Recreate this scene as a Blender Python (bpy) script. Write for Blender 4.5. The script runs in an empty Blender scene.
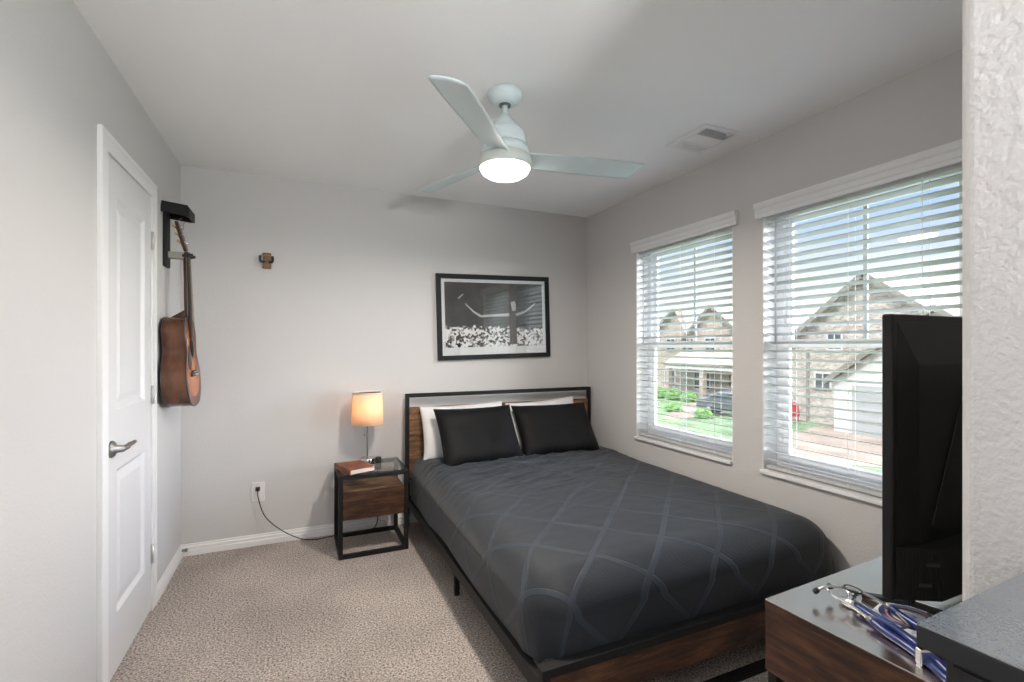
import bpy, bmesh, math, random
from mathutils import Vector, Matrix
random.seed(7)
PI = math.pi
SC = bpy.context.scene
COL = SC.collection
# ------------------------------------------------------------------ camera, sky, sun, exposure
CAM_H = 1.306
cd = bpy.data.cameras.new('camera')
cd.sensor_width = 36.0
cd.lens = 36.0 * 480.0 / 1024.0
cd.shift_y = 6.0 / 1024.0
cd.clip_start = 0.02
cd.clip_end = 500
cam = bpy.data.objects.new('camera', cd)
COL.objects.link(cam)
cam.location = (0, 0, CAM_H)
cam.rotation_euler = (PI / 2, 0, -math.atan(213.0 / 480.0))
SC.camera = cam
SC.view_settings.view_transform = 'Standard'
SC.view_settings.look = 'None'
SC.view_settings.exposure = 0.57
SC.view_settings.gamma = 1.0
SC.view_settings.use_curve_mapping = False

SKY_STRENGTH = 0.85
OVERHEAD = 5.0          # boost added to the unseen sky overhead, for more window light
SC.cycles.max_bounces = 14
SC.cycles.diffuse_bounces = 8
SC.cycles.transparent_max_bounces = 24
SUN_STRENGTH = 3.0
FAN_LIGHT = 22.0
FILL_LIGHT = 52.0
FILL_GLOW = 22.0

w = bpy.data.worlds.new('sky')
SC.world = w
w.use_nodes = True
nt = w.node_tree
nt.nodes.clear()
def N(tree, kind, **kw):
    n = tree.nodes.new(kind)
    for k, v in kw.items():
        if k == 'inp':
            for kk, vv in v.items():
                n.inputs[kk].default_value = vv
        else:
            setattr(n, k, v)
    return n
tc = N(nt, 'ShaderNodeTexCoord')
mp = N(nt, 'ShaderNodeMapping')
mp.inputs['Scale'].default_value = (1.0, 1.0, 3.2)
no = N(nt, 'ShaderNodeTexNoise', inp={'Scale': 2.6, 'Detail': 6.0, 'Roughness': 0.55})
cr = N(nt, 'ShaderNodeValToRGB')
cr.color_ramp.elements[0].position = 0.42
cr.color_ramp.elements[0].color = (0.40, 0.60, 0.98, 1)
cr.color_ramp.elements[1].position = 0.56
cr.color_ramp.elements[1].color = (1.0, 1.0, 1.0, 1)
sep = N(nt, 'ShaderNodeSeparateXYZ')
hz = N(nt, 'ShaderNodeMapRange', inp={'From Min': 0.07, 'From Max': 0.24, 'To Min': 1.0, 'To Max': 0.0})
hz.clamp = True
mx = N(nt, 'ShaderNodeMix', data_type='RGBA')
mx.inputs['B'].default_value = (0.96, 0.98, 1.0, 1)
bg = N(nt, 'ShaderNodeBackground', inp={'Strength': SKY_STRENGTH})
zen = N(nt, 'ShaderNodeMapRange', inp={'From Min': 0.36, 'From Max': 0.75, 'To Min': SKY_STRENGTH, 'To Max': SKY_STRENGTH * OVERHEAD})
zen.clamp = True
wo = N(nt, 'ShaderNodeOutputWorld')
nt.links.new(tc.outputs['Generated'], mp.inputs['Vector'])
nt.links.new(mp.outputs['Vector'], no.inputs['Vector'])
nt.links.new(no.outputs['Fac'], cr.inputs['Fac'])
nt.links.new(tc.outputs['Generated'], sep.inputs['Vector'])
nt.links.new(sep.outputs['Z'], hz.inputs['Value'])
nt.links.new(sep.outputs['Z'], zen.inputs['Value'])
# bright lobe added to the unseen sky to light the left and back walls
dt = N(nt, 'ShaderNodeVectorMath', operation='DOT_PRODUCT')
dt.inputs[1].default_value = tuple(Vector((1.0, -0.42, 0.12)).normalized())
glow = N(nt, 'ShaderNodeMapRange', inp={'From Min': 0.78, 'From Max': 0.95, 'To Min': 0.0, 'To Max': FILL_GLOW})
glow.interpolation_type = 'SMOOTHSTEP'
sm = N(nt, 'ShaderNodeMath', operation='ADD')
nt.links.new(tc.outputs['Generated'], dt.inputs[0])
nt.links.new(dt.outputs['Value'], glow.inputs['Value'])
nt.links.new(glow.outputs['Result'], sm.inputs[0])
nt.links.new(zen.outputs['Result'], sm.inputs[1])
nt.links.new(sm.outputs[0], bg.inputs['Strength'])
nt.links.new(hz.outputs['Result'], mx.inputs['Factor'])
nt.links.new(cr.outputs['Color'], mx.inputs['A'])
nt.links.new(mx.outputs['Result'], bg.inputs['Color'])
nt.links.new(bg.outputs['Background'], wo.inputs['Surface'])

sun = bpy.data.lights.new('sun', 'SUN')
sun.energy = SUN_STRENGTH
sun.angle = math.radians(1.0)
sun.color = (1.0, 0.95, 0.87)
so = bpy.data.objects.new('sun', sun)
COL.objects.link(so)
so.rotation_euler = Vector((0.62, 0.30, -0.80)).to_track_quat('-Z', 'Y').to_euler()

# unseen fill light added behind the camera, aimed at the ceiling
hl = bpy.data.lights.new('fill_light', 'AREA')
hl.shape = 'DISK'
hl.size = 0.35
hl.energy = FILL_LIGHT
hl.color = (1.0, 1.0, 1.0)
ho = bpy.data.objects.new('fill_light', hl)
COL.objects.link(ho)
ho.location = (0.74, -0.95, 1.55)
ho.rotation_euler = Vector((-0.22, 0.30, 0.92)).to_track_quat('-Z', 'Y').to_euler()

# ------------------------------------------------------------------ materials
def mat(name, color, rough=0.5, metal=0.0, spec=0.5, **kw):
    m = bpy.data.materials.new(name)
    m.use_nodes = True
    b = m.node_tree.nodes['Principled BSDF']
    b.inputs['Base Color'].default_value = (*color, 1)
    b.inputs['Roughness'].default_value = rough
    b.inputs['Metallic'].default_value = metal
    b.inputs['Specular IOR Level'].default_value = spec
    for k, v in kw.items():
        b.inputs[k.replace('_', ' ')].default_value = v
    return m
def srgb(r, g, b):
    f = lambda c: (c / 12.92 if c <= 0.04045 else ((c + 0.055) / 1.055) ** 2.4)
    return tuple(f(x / 255.0) for x in (r, g, b))
def bump(m, scale, strength, dist=0.002, detail=3.0, coord='Object', stretch=(1, 1, 1), kind='NOISE'):
    t = m.node_tree
    b = t.nodes['Principled BSDF']
    c = N(t, 'ShaderNodeTexCoord')
    mpn = N(t, 'ShaderNodeMapping')
    mpn.inputs['Scale'].default_value = stretch
    n = N(t, 'ShaderNodeTexNoise', inp={'Scale': scale, 'Detail': detail})
    bp = N(t, 'ShaderNodeBump', inp={'Strength': strength, 'Distance': dist})
    t.links.new(c.outputs[coord], mpn.inputs['Vector'])
    t.links.new(mpn.outputs['Vector'], n.inputs['Vector'])
    t.links.new(n.outputs['Fac'], bp.inputs['Height'])
    t.links.new(bp.outputs['Normal'], b.inputs['Normal'])
    return m
def tint(m, c1, c2, scale, stretch=(1, 1, 1), detail=5.0, lo=0.35, hi=0.65, coord='Object', rough=None):
    t = m.node_tree
    b = t.nodes['Principled BSDF']
    c = N(t, 'ShaderNodeTexCoord')
    mpn = N(t, 'ShaderNodeMapping')
    mpn.inputs['Scale'].default_value = stretch
    n = N(t, 'ShaderNodeTexNoise', inp={'Scale': scale, 'Detail': detail})
    r = N(t, 'ShaderNodeValToRGB')
    r.color_ramp.elements[0].position = lo
    r.color_ramp.elements[0].color = (*c1, 1)
    r.color_ramp.elements[1].position = hi
    r.color_ramp.elements[1].color = (*c2, 1)
    t.links.new(c.outputs[coord], mpn.inputs['Vector'])
    t.links.new(mpn.outputs['Vector'], n.inputs['Vector'])
    t.links.new(n.outputs['Fac'], r.inputs['Fac'])
    t.links.new(r.outputs['Color'], b.inputs['Base Color'])
    return m
def wood(name, dark, mid, light, grain=0, rough=0.5, scale=6.0, spec=0.4):
    """rustic boards: streaks along the axis number grain, blotches between dark and light"""
    m = mat(name, mid, rough, 0, spec)
    t = m.node_tree
    b = t.nodes['Principled BSDF']
    c = N(t, 'ShaderNodeTexCoord')
    st = [1.0, 1.0, 1.0]
    st[grain] = 0.10
    m1 = N(t, 'ShaderNodeMapping')
    m1.inputs['Scale'].default_value = st
    n1 = N(t, 'ShaderNodeTexNoise', inp={'Scale': scale * 9, 'Detail': 6.0, 'Roughness': 0.62, 'Distortion': 0.6})
    st2 = [1.0, 1.0, 1.0]
    st2[grain] = 0.35
    m2 = N(t, 'ShaderNodeMapping')
    m2.inputs['Scale'].default_value = st2
    n2 = N(t, 'ShaderNodeTexNoise', inp={'Scale': scale * 1.6, 'Detail': 5.0, 'Roughness': 0.6, 'Distortion': 1.2})
    ad = N(t, 'ShaderNodeMath', operation='MULTIPLY_ADD', inp={1: 0.5})
    ml = N(t, 'ShaderNodeMath', operation='MULTIPLY', inp={1: 0.5})
    r = N(t, 'ShaderNodeValToRGB')
    e = r.color_ramp.elements
    e[0].position = 0.36
    e[0].color = (*dark, 1)
    e[1].position = 0.62
    e[1].color = (*light, 1)
    q = e.new(0.48)
    q.color = (*mid, 1)
    bp = N(t, 'ShaderNodeBump', inp={'Strength': 0.15, 'Distance': 0.001})
    L = t.links.new
    L(c.outputs['Object'], m1.inputs['Vector']); L(c.outputs['Object'], m2.inputs['Vector'])
    L(m1.outputs['Vector'], n1.inputs['Vector']); L(m2.outputs['Vector'], n2.inputs['Vector'])
    L(n1.outputs['Fac'], ml.inputs[0]); L(n2.outputs['Fac'], ad.inputs[0]); L(ml.outputs[0], ad.inputs[2])
    L(ad.outputs[0], r.inputs['Fac']); L(r.outputs['Color'], b.inputs['Base Color'])
    L(n1.outputs['Fac'], bp.inputs['Height']); L(bp.outputs['Normal'], b.inputs['Normal'])
    return m
def glass(name, tint_c=(1, 1, 1), gloss=0.06):
    """clear sheet glass: see-through with a Fresnel reflection"""
    m = bpy.data.materials.new(name)
    m.use_nodes = True
    t = m.node_tree
    t.nodes.clear()
    o = N(t, 'ShaderNodeOutputMaterial')
    tr = N(t, 'ShaderNodeBsdfTransparent')
    tr.inputs['Color'].default_value = (*tint_c, 1)
    gl = N(t, 'ShaderNodeBsdfGlossy', inp={'Roughness': 0.01})
    lw = N(t, 'ShaderNodeLayerWeight', inp={'Blend': 0.5})
    p5 = N(t, 'ShaderNodeMath', operation='POWER', inp={1: 5.0})
    fr = N(t, 'ShaderNodeMath', operation='MULTIPLY_ADD', inp={1: 1.0 - gloss, 2: gloss})
    mixn = N(t, 'ShaderNodeMixShader')
    t.links.new(lw.outputs['Facing'], p5.inputs[0])
    t.links.new(p5.outputs[0], fr.inputs[0])
    t.links.new(fr.outputs[0], mixn.inputs[0])
    t.links.new(tr.outputs[0], mixn.inputs[1])
    t.links.new(gl.outputs[0], mixn.inputs[2])
    t.links.new(mixn.outputs[0], o.inputs['Surface'])
    return m
def emit(name, color, strength):
    m = mat(name, color, 0.4)
    b = m.node_tree.nodes['Principled BSDF']
    b.inputs['Emission Color'].default_value = (*color, 1)
    b.inputs['Emission Strength'].default_value = strength
    return m

WALLC = (0.575, 0.566, 0.558)
M = {}
M['wall'] = bump(mat('wall_paint', WALLC, 0.75, 0, 0.25), 95, 0.32, 0.003, 2.0)
M['ceiling'] = bump(mat('ceiling_paint', (0.85, 0.85, 0.85), 0.85, 0, 0.2), 110, 0.35, 0.003, 2.0)
M['trim'] = mat('white_trim', (0.78, 0.78, 0.78), 0.38, 0, 0.45)
M['door'] = mat('white_door', (0.66, 0.66, 0.665), 0.42, 0, 0.45)
M['vinyl'] = mat('white_vinyl', (0.80, 0.81, 0.81), 0.4)
M['muntin'] = mat('muntin_backlit', (0.45, 0.50, 0.46), 0.5)  # backlit darkness put into the colour of the bars
M['blind'] = mat('blind_greyed', (0.50, 0.51, 0.51), 0.4)  # white slats greyed in colour to carry their backlit shade
M['cord'] = mat('blind_cord', (0.75, 0.75, 0.72), 0.8)
M['glass'] = glass('window_glass', (0.98, 0.985, 0.985))
M['steel'] = mat('satin_nickel', (0.30, 0.295, 0.29), 0.5, 1.0)
M['chrome'] = mat('chrome', (0.78, 0.78, 0.79), 0.12, 1.0)
M['black_metal'] = bump(mat('black_metal', (0.011, 0.011, 0.012), 0.55, 0, 0.25), 300, 0.05)
M['rustic_x'] = wood('rustic_board', srgb(48, 33, 23), srgb(104, 76, 53), srgb(152, 118, 84), 0, 0.5)
M['rustic_dark_x'] = wood('dark_rustic_board', srgb(28, 17, 13), srgb(66, 42, 28), srgb(104, 70, 46), 0, 0.5)
M['rustic_dark_y'] = wood('dresser_side_wood', srgb(24, 15, 12), srgb(58, 36, 26), srgb(96, 62, 42), 1, 0.45)
M['rustic_top'] = wood('dresser_top_wood', srgb(50, 36, 28), srgb(76, 56, 44), srgb(98, 74, 58), 0, 0.30, 9.0, 1.0)
_b = M['rustic_top'].node_tree.nodes['Principled BSDF']
_b.inputs['Coat Weight'].default_value = 1.0
_b.inputs['Coat IOR'].default_value = 5.0
_b.inputs['Coat Roughness'].default_value = 0.2
M['fan'] = mat('mint_enamel', srgb(202, 215, 217), 0.35, 0, 0.5)
M['fan_gap'] = mat('dark_gap', (0.10, 0.12, 0.12), 0.6)
M['fan_ring'] = mat('fan_ring', srgb(196, 204, 198), 0.4)
M['globe'] = emit('lit_globe', (1.0, 0.95, 0.90), 9.0)
M['vent'] = mat('vent_white', (0.78, 0.78, 0.78), 0.45)
M['vent_dark'] = mat('vent_inside', (0.22, 0.22, 0.22), 0.9)
M['plastic_w'] = mat('white_plastic', (0.74, 0.73, 0.72), 0.35)
M['plastic_k'] = mat('black_plastic', (0.012, 0.012, 0.013), 0.4)
M['rubber'] = mat('black_rubber', (0.02, 0.02, 0.022), 0.55)
M['tv'] = mat('tv_plastic', (0.006, 0.006, 0.0065), 0.45, 0, 0.3)
M['tv_ribbed'] = mat('tv_ribbed_plastic', (0.007, 0.007, 0.0075), 0.5, 0, 0.3)
M['screen'] = mat('screen_glass', (0.006, 0.006, 0.007), 0.08)
M['pillow_k'] = bump(mat('black_satin', srgb(17, 17, 18), 0.62, 0, 0.18), 12, 0.15, 0.004)
M['pillow_w'] = bump(mat('white_cotton', (0.72, 0.72, 0.73), 0.85), 30, 0.35, 0.004)
M['mattress'] = mat('mattress_ticking', (0.60, 0.56, 0.50), 0.85)
M['shade_top'] = mat('shade_trim', (0.75, 0.66, 0.54), 0.8)
M['blue_tube'] = mat('blue_tubing', srgb(30, 50, 110), 0.3, 0, 0.5)
M['paper'] = mat('paper', (0.80, 0.83, 0.86), 0.6)
M['leather'] = tint(mat('brown_leather', srgb(130, 66, 38), 0.5), srgb(106, 58, 36), srgb(146, 86, 56), 18)
M['pages'] = bump(mat('page_edges', (0.68, 0.65, 0.60), 0.8), 60, 0.6, 0.002, 2.0, 'Object', (1, 1, 12))
M['cabinet'] = (tint(mat('slate_laminate', srgb(40, 46, 54), 0.36, 0, 0.8), srgb(52, 63, 77), srgb(70, 83, 98), 260))
_b = M['cabinet'].node_tree.nodes['Principled BSDF']
_b.inputs['Coat Weight'].default_value = 1.0
_b.inputs['Coat IOR'].default_value = 4.2
_b.inputs['Coat Roughness'].default_value = 0.22
M['cabinet_side'] = mat('black_laminate', srgb(26, 28, 32), 0.5)
M['drawer_cloth'] = bump(mat('charcoal_drawer_cloth', srgb(30, 30, 32), 0.9), 200, 0.3)
M['frosted_top'] = glass('table_glass', (0.95, 0.955, 0.94))

# ------------------------------------------------------------------ mesh builder
class MB:
    def __init__(s):
        s.v = []; s.f = []; s.sm = []
    def add(s, verts, faces, smooth=False):
        o = len(s.v)
        s.v += [tuple(v) for v in verts]
        s.f += [tuple(i + o for i in f) for f in faces]
        s.sm += [smooth] * len(faces)
        return s
    def box(s, x0, x1, y0, y1, z0, z1):
        v = [(x, y, z) for x in (x0, x1) for y in (y0, y1) for z in (z0, z1)]
        return s.add(v, [(0, 1, 3, 2), (4, 6, 7, 5), (0, 4, 5, 1), (2, 3, 7, 6), (0, 2, 6, 4), (1, 5, 7, 3)])
    def obox(s, c, ax, ay, az, hx, hy, hz):
        c = Vector(c); ax = Vector(ax).normalized(); ay = Vector(ay).normalized(); az = Vector(az).normalized()
        v = [c + ax * (i * hx) + ay * (j * hy) + az * (k * hz) for i in (-1, 1) for j in (-1, 1) for k in (-1, 1)]
        return s.add(v, [(0, 1, 3, 2), (4, 6, 7, 5), (0, 4, 5, 1), (2, 3, 7, 6), (0, 2, 6, 4), (1, 5, 7, 3)])
    def bar(s, a, b, wd, th=None, up=(0, 0, 1)):
        a = Vector(a); b = Vector(b); d = (b - a); l = d.length; d.normalize()
        u = Vector(up)
        if abs(d.dot(u)) > 0.98:
            u = Vector((0, 1, 0))
        sx = d.cross(u).normalized(); uz = sx.cross(d)
        return s.obox((a + b) / 2, d, sx, uz, l / 2, wd / 2, (th or wd) / 2)
    def lathe(s, prof, c=(0, 0, 0), n=32, axis=(0, 0, 1), smooth=True):
        c = Vector(c); az = Vector(axis).normalized()
        ax = az.orthogonal().normalized(); ay = az.cross(ax)
        v = []; f = []
        for r, z in prof:
            for i in range(n):
                a = 2 * PI * i / n
                v.append(c + ax * (r * math.cos(a)) + ay * (r * math.sin(a)) + az * z)
        for k in range(len(prof) - 1):
            for i in range(n):
                j = (i + 1) % n
                f.append((k * n + i, k * n + j, (k + 1) * n + j, (k + 1) * n + i))
        if prof[0][0] > 1e-6: f.append(tuple(range(n - 1, -1, -1)))
        if prof[-1][0] > 1e-6: f.append(tuple((len(prof) - 1) * n + i for i in range(n)))
        return s.add(v, f, smooth)
    def cyl(s, a, b, r, n=20, r2=None):
        a = Vector(a); b = Vector(b)
        return s.lathe([(r, 0), (r if r2 is None else r2, (b - a).length)], a, n, b - a)
    def tube(s, pts, r, n=10, sub=6, closed=False):
        P = [Vector(p) for p in pts]
        path = []
        m = len(P)
        if sub > 1 and m > 2:
            rng = m if closed else m - 1
            for i in range(rng):
                p0 = P[(i - 1) % m] if (closed or i > 0) else P[0] * 2 - P[1]
                p1 = P[i]; p2 = P[(i + 1) % m]
                p3 = P[(i + 2) % m] if (closed or i + 2 < m) else P[-1] * 2 - P[-2]
                for k in range(sub):
                    t = k / sub
                    path.append(0.5 * ((2 * p1) + (p2 - p0) * t + (2 * p0 - 5 * p1 + 4 * p2 - p3) * t * t + (3 * p1 - p0 - 3 * p2 + p3) * t ** 3))
            if not closed: path.append(P[-1])
        else:
            path = P
        K = len(path); v = []; f = []
        prev = None
        for i, p in enumerate(path):
            if closed: d = path[(i + 1) % K] - path[i - 1]
            else: d = path[min(i + 1, K - 1)] - path[max(i - 1, 0)]
            d.normalize()
            if prev is None: ax = d.orthogonal().normalized()
            else:
                ax = prev - d * prev.dot(d)
                ax.normalize()
            prev = ax; ay = d.cross(ax)
            rr = r[min(int(i / max(K - 1, 1) * (len(r) - 1) + 0.5), len(r) - 1)] if isinstance(r, (list, tuple)) else r
            for j in range(n):
                a = 2 * PI * j / n
                v.append(p + ax * (rr * math.cos(a)) + ay * (rr * math.sin(a)))
        rng = K if closed else K - 1
        for i in range(rng):
            for j in range(n):
                q = (j + 1) % n; i2 = (i + 1) % K
                f.append((i * n + j, i * n + q, i2 * n + q, i2 * n + j))
        if not closed:
            f.append(tuple(range(n - 1, -1, -1))); f.append(tuple((K - 1) * n + j for j in range(n)))
        return s.add(v, f, True)
    def prism(s, poly, fn0, fn1, smooth=False):
        """poly of 2D points; fn0 and fn1 map a 2D point to the two caps"""
        n = len(poly)
        v = [fn0(p) for p in poly] + [fn1(p) for p in poly]
        f = [tuple(range(n - 1, -1, -1)), tuple(range(n, 2 * n))]
        o = len(s.v)
        s.add(v, f)
        s.f += [(o + i, o + (i + 1) % n, o + n + (i + 1) % n, o + n + i) for i in range(n)]
        s.sm += [smooth] * n
        return s
    def build(s, name, material, parent=None, bevel=0.0, seg=2, world=True, fix=True, label=None, uv=None):
        verts = s.v
        if parent is not None and world:
            inv = MW[parent.name].inverted()
            verts = [inv @ Vector(v) for v in verts]
        me = bpy.data.meshes.new(name)
        me.from_pydata([tuple(v) for v in verts], [], s.f)
        me.polygons.foreach_set('use_smooth', s.sm)
        if fix:
            b = bmesh.new(); b.from_mesh(me)
            bmesh.ops.recalc_face_normals(b, faces=b.faces)
            b.to_mesh(me); b.free()
        me.materials.append(material)
        o = bpy.data.objects.new(name, me)
        COL.objects.link(o)
        MW[o.name] = Matrix.Identity(4)
        if parent is not None:
            o.parent = parent
            MW[o.name] = MW[parent.name].copy()
        if bevel > 0:
            md = o.modifiers.new('edge', 'BEVEL')
            md.width = bevel; md.segments = seg; md.limit_method = 'ANGLE'; md.angle_limit = math.radians(40)
        if label: o['label'] = label
        return o
MW = {}
def tag(o, label, cat, group=None, kind=None):
    o['label'] = label; o['category'] = cat
    if group: o['group'] = group
    if kind: o['kind'] = kind
    return o
def thing(name, label, cat, loc=(0, 0, 0), rz=0.0, group=None, kind=None):
    o = bpy.data.objects.new(name, None)
    o.empty_display_size = 0.1
    COL.objects.link(o)
    o.location = loc; o.rotation_euler = (0, 0, rz)
    MW[o.name] = Matrix.Translation(loc) @ Matrix.Rotation(rz, 4, 'Z')
    return tag(o, label, cat, group, kind)
def copy_tree(o, parent=None):
    c = o.copy(); COL.objects.link(c)
    if parent is not None: c.parent = parent
    for ch in list(o.children): copy_tree(ch, c)
    return c

# ------------------------------------------------------------------ room shell
LX, RX, BY, CH = -0.676, 2.304, 3.578, 2.44
PX, PY = 0.880, 0.3785           # corner of the partition between hall and bedroom
HY = -3.4                       # rear end of the hall
WT = 0.16                       # window wall thickness

# carpet: fine two-tone pile
mc = mat('carpet_pile', (0.4, 0.36, 0.33), 0.95, 0, 0.1)
t = mc.node_tree; b = t.nodes['Principled BSDF']
c = N(t, 'ShaderNodeTexCoord')
n1 = N(t, 'ShaderNodeTexNoise', inp={'Scale': 115.0, 'Detail': 4.0, 'Roughness': 0.75})
n2 = N(t, 'ShaderNodeTexNoise', inp={'Scale': 2.2, 'Detail': 2.0})
r = N(t, 'ShaderNodeValToRGB')
r.color_ramp.elements[0].position = 0.36; r.color_ramp.elements[0].color = (*srgb(88, 78, 72), 1)
r.color_ramp.elements[1].position = 0.62; r.color_ramp.elements[1].color = (*srgb(228, 217, 209), 1)
mm = N(t, 'ShaderNodeMapRange', inp={'From Min': 0.35, 'From Max': 0.65, 'To Min': 0.86, 'To Max': 1.10})
mu = N(t, 'ShaderNodeMix', data_type='RGBA', blend_type='MULTIPLY'); mu.inputs['Factor'].default_value = 1.0
bp = N(t, 'ShaderNodeBump', inp={'Strength': 0.9, 'Distance': 0.012})
L = t.links.new
L(c.outputs['Object'], n1.inputs['Vector']); L(c.outputs['Object'], n2.inputs['Vector'])
L(n1.outputs['Fac'], r.inputs['Fac']); L(n2.outputs['Fac'], mm.inputs['Value'])
L(r.outputs['Color'], mu.inputs['A']); L(mm.outputs['Result'], mu.inputs['B'])
L(mu.outputs['Result'], b.inputs['Base Color']); L(n1.outputs['Fac'], bp.inputs['Height']); L(bp.outputs['Normal'], b.inputs['Normal'])
M['carpet'] = mc
o = MB().box(LX - 0.15, RX + WT, HY - 0.12, BY + 0.15, -0.12, 0.0).build('floor', mc)
tag(o, 'speckled beige grey carpet covering the bedroom floor', 'floor', kind='structure')
o = MB().box(LX - 0.15, RX + WT, HY - 0.12, BY + 0.15, CH, CH + 0.12).build('ceiling', M['ceiling'])
tag(o, 'white textured ceiling with the fan and air vent', 'ceiling', kind='structure')

DY0, DY1, DZ = 2.296, 2.888, 2.047      # closet door slab
m_ = MB()
m_.box(LX - 0.12, LX, HY, DY0 - 0.02, 0, CH)
m_.box(LX - 0.12, LX, DY1 + 0.02, BY + 0.12, 0, CH)
m_.box(LX - 0.12, LX, DY0 - 0.02, DY1 + 0.02, DZ + 0.02, CH)
o = m_.build('wall_left', M['wall'])
tag(o, 'pale grey left wall with the white closet door', 'wall', kind='structure')
o = MB().box(LX, RX, BY, BY + 0.12, 0, CH).build('wall_back', M['wall'])
tag(o, 'grey wall behind the bed with the framed picture', 'wall', kind='structure')
o = MB().box(LX - 0.12, PX + 0.1, HY - 0.12, HY, 0, CH).build('wall_rear', M['wall'])
tag(o, 'grey wall closing the hall behind the viewer', 'wall', kind='structure')
# window wall with its two openings
WIN = [(2.028, 2.905), (0.960, 1.835)]
WZ0, WZ1 = 0.640, 2.050
m_ = MB()
m_.box(RX, RX + WT, PY - 0.12, BY + 0.12, 0, WZ0)
m_.box(RX, RX + WT, PY - 0.12, BY + 0.12, WZ1, CH)
m_.box(RX, RX + WT, PY - 0.12, WIN[1][0], WZ0, WZ1)
m_.box(RX, RX + WT, WIN[1][1], WIN[0][0], WZ0, WZ1)
m_.box(RX, RX + WT, WIN[0][1], BY + 0.12, WZ0, WZ1)
o = m_.build('wall_right', M['wall'])
tag(o, 'grey wall with two blind-covered windows beside the bed', 'wall', kind='structure')
# partition: hall side and the short wall behind the dresser, one L with a rounded corner
poly = [(PX, HY), (PX, PY - 0.02)]
for k in range(7):
    a = PI - k / 6 * PI / 2
    poly.append((PX + 0.02 + 0.02 * math.cos(a), PY - 0.02 + 0.02 * math.sin(a)))
poly += [(RX, PY), (RX, PY - 0.11), (PX + 0.12, PY - 0.11), (PX + 0.12, HY)]
mw2 = bump(mat('partition_paint', WALLC, 0.75, 0, 0.25), 95, 0.5, 0.004, 2.0)
o = MB().prism(poly, lambda p: (p[0], p[1], 0), lambda p: (p[0], p[1], CH)).build('wall_partition', mw2)
tag(o, 'textured grey wall end standing in front of the television', 'wall', kind='structure')
# baseboards with a stepped profile
def base_profile(h=0.072):
    return [(0, 0), (0.016, 0), (0.016, 0.45 * h), (0.012, 0.52 * h), (0.012, 0.74 * h), (0.007, 0.82 * h), (0.007, 0.95 * h), (0.004, h), (0, h)]
def baseboard(name, label, a, b, n):
    a = Vector(a); b = Vector(b); n = Vector(n)
    o = MB().prism(base_profile(), lambda p: a + n * p[0] + Vector((0, 0, p[1])), lambda p: b + n * p[0] + Vector((0, 0, p[1]))).build(name, M['trim'])
    return tag(o, label, 'baseboard', kind='structure')
baseboard('baseboard_back', 'white stepped baseboard under the outlet on the wall behind the bed', (LX, BY, 0), (RX, BY, 0), (0, -1, 0))
baseboard('baseboard_left', 'short white baseboard between the closet door and the corner', (LX, DY1 + 0.09, 0), (LX, BY - 0.016, 0), (1, 0, 0))
baseboard('baseboard_right', 'white baseboard along the window wall beside the bed', (RX, PY, 0), (RX, BY - 0.016, 0), (-1, 0, 0))
baseboard('baseboard_hall', 'white baseboard before the closet door', (LX, HY, 0), (LX, DY0 - 0.09, 0), (1, 0, 0))

# ------------------------------------------------------------------ closet door
cas = MB()
def casing_leg(y0, y1, z1):
    cas.box(LX, LX + 0.014, y0, y1, 0, z1)
cs = 0.072
casing_leg(DY0 - cs - 0.004, DY0 - 0.004, DZ + 0.004 + cs)
casing_leg(DY1 + 0.004, DY1 + 0.004 + cs, DZ + 0.004 + cs)
cas.box(LX, LX + 0.014, DY0 - 0.004, DY1 + 0.004, DZ + 0.004, DZ + 0.004 + cs)
# raised outer back-band
cas.box(LX + 0.014, LX + 0.017, DY0 - cs - 0.004, DY0 - cs + 0.018, 0, DZ + cs + 0.004)
cas.box(LX + 0.014, LX + 0.017, DY1 + cs - 0.018, DY1 + cs + 0.004, 0, DZ + cs + 0.004)
cas.box(LX + 0.014, LX + 0.017, DY0 - cs + 0.018, DY1 + cs - 0.018, DZ + cs - 0.018, DZ + cs + 0.004)
# jamb and stops inside the opening
cas.box(LX - 0.12, LX, DY0 - 0.02, DY0 - 0.003, 0, DZ + 0.02)
cas.box(LX - 0.12, LX, DY1 + 0.003, DY1 + 0.02, 0, DZ + 0.02)
cas.box(LX - 0.12, LX, DY0 - 0.003, DY1 + 0.003, DZ + 0.003, DZ + 0.02)
cas.box(LX - 0.075, LX - 0.05, DY0 - 0.003, DY0 + 0.012, 0, DZ + 0.003)
cas.box(LX - 0.075, LX - 0.05, DY1 - 0.012, DY1 + 0.003, 0, DZ + 0.003)
cas.box(LX - 0.075, LX - 0.05, DY0, DY1, DZ - 0.012, DZ + 0.003)
o = cas.build('trim_1', M['trim'], bevel=0.003)
tag(o, 'white casing around the closet door', 'door casing', kind='structure')

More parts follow.
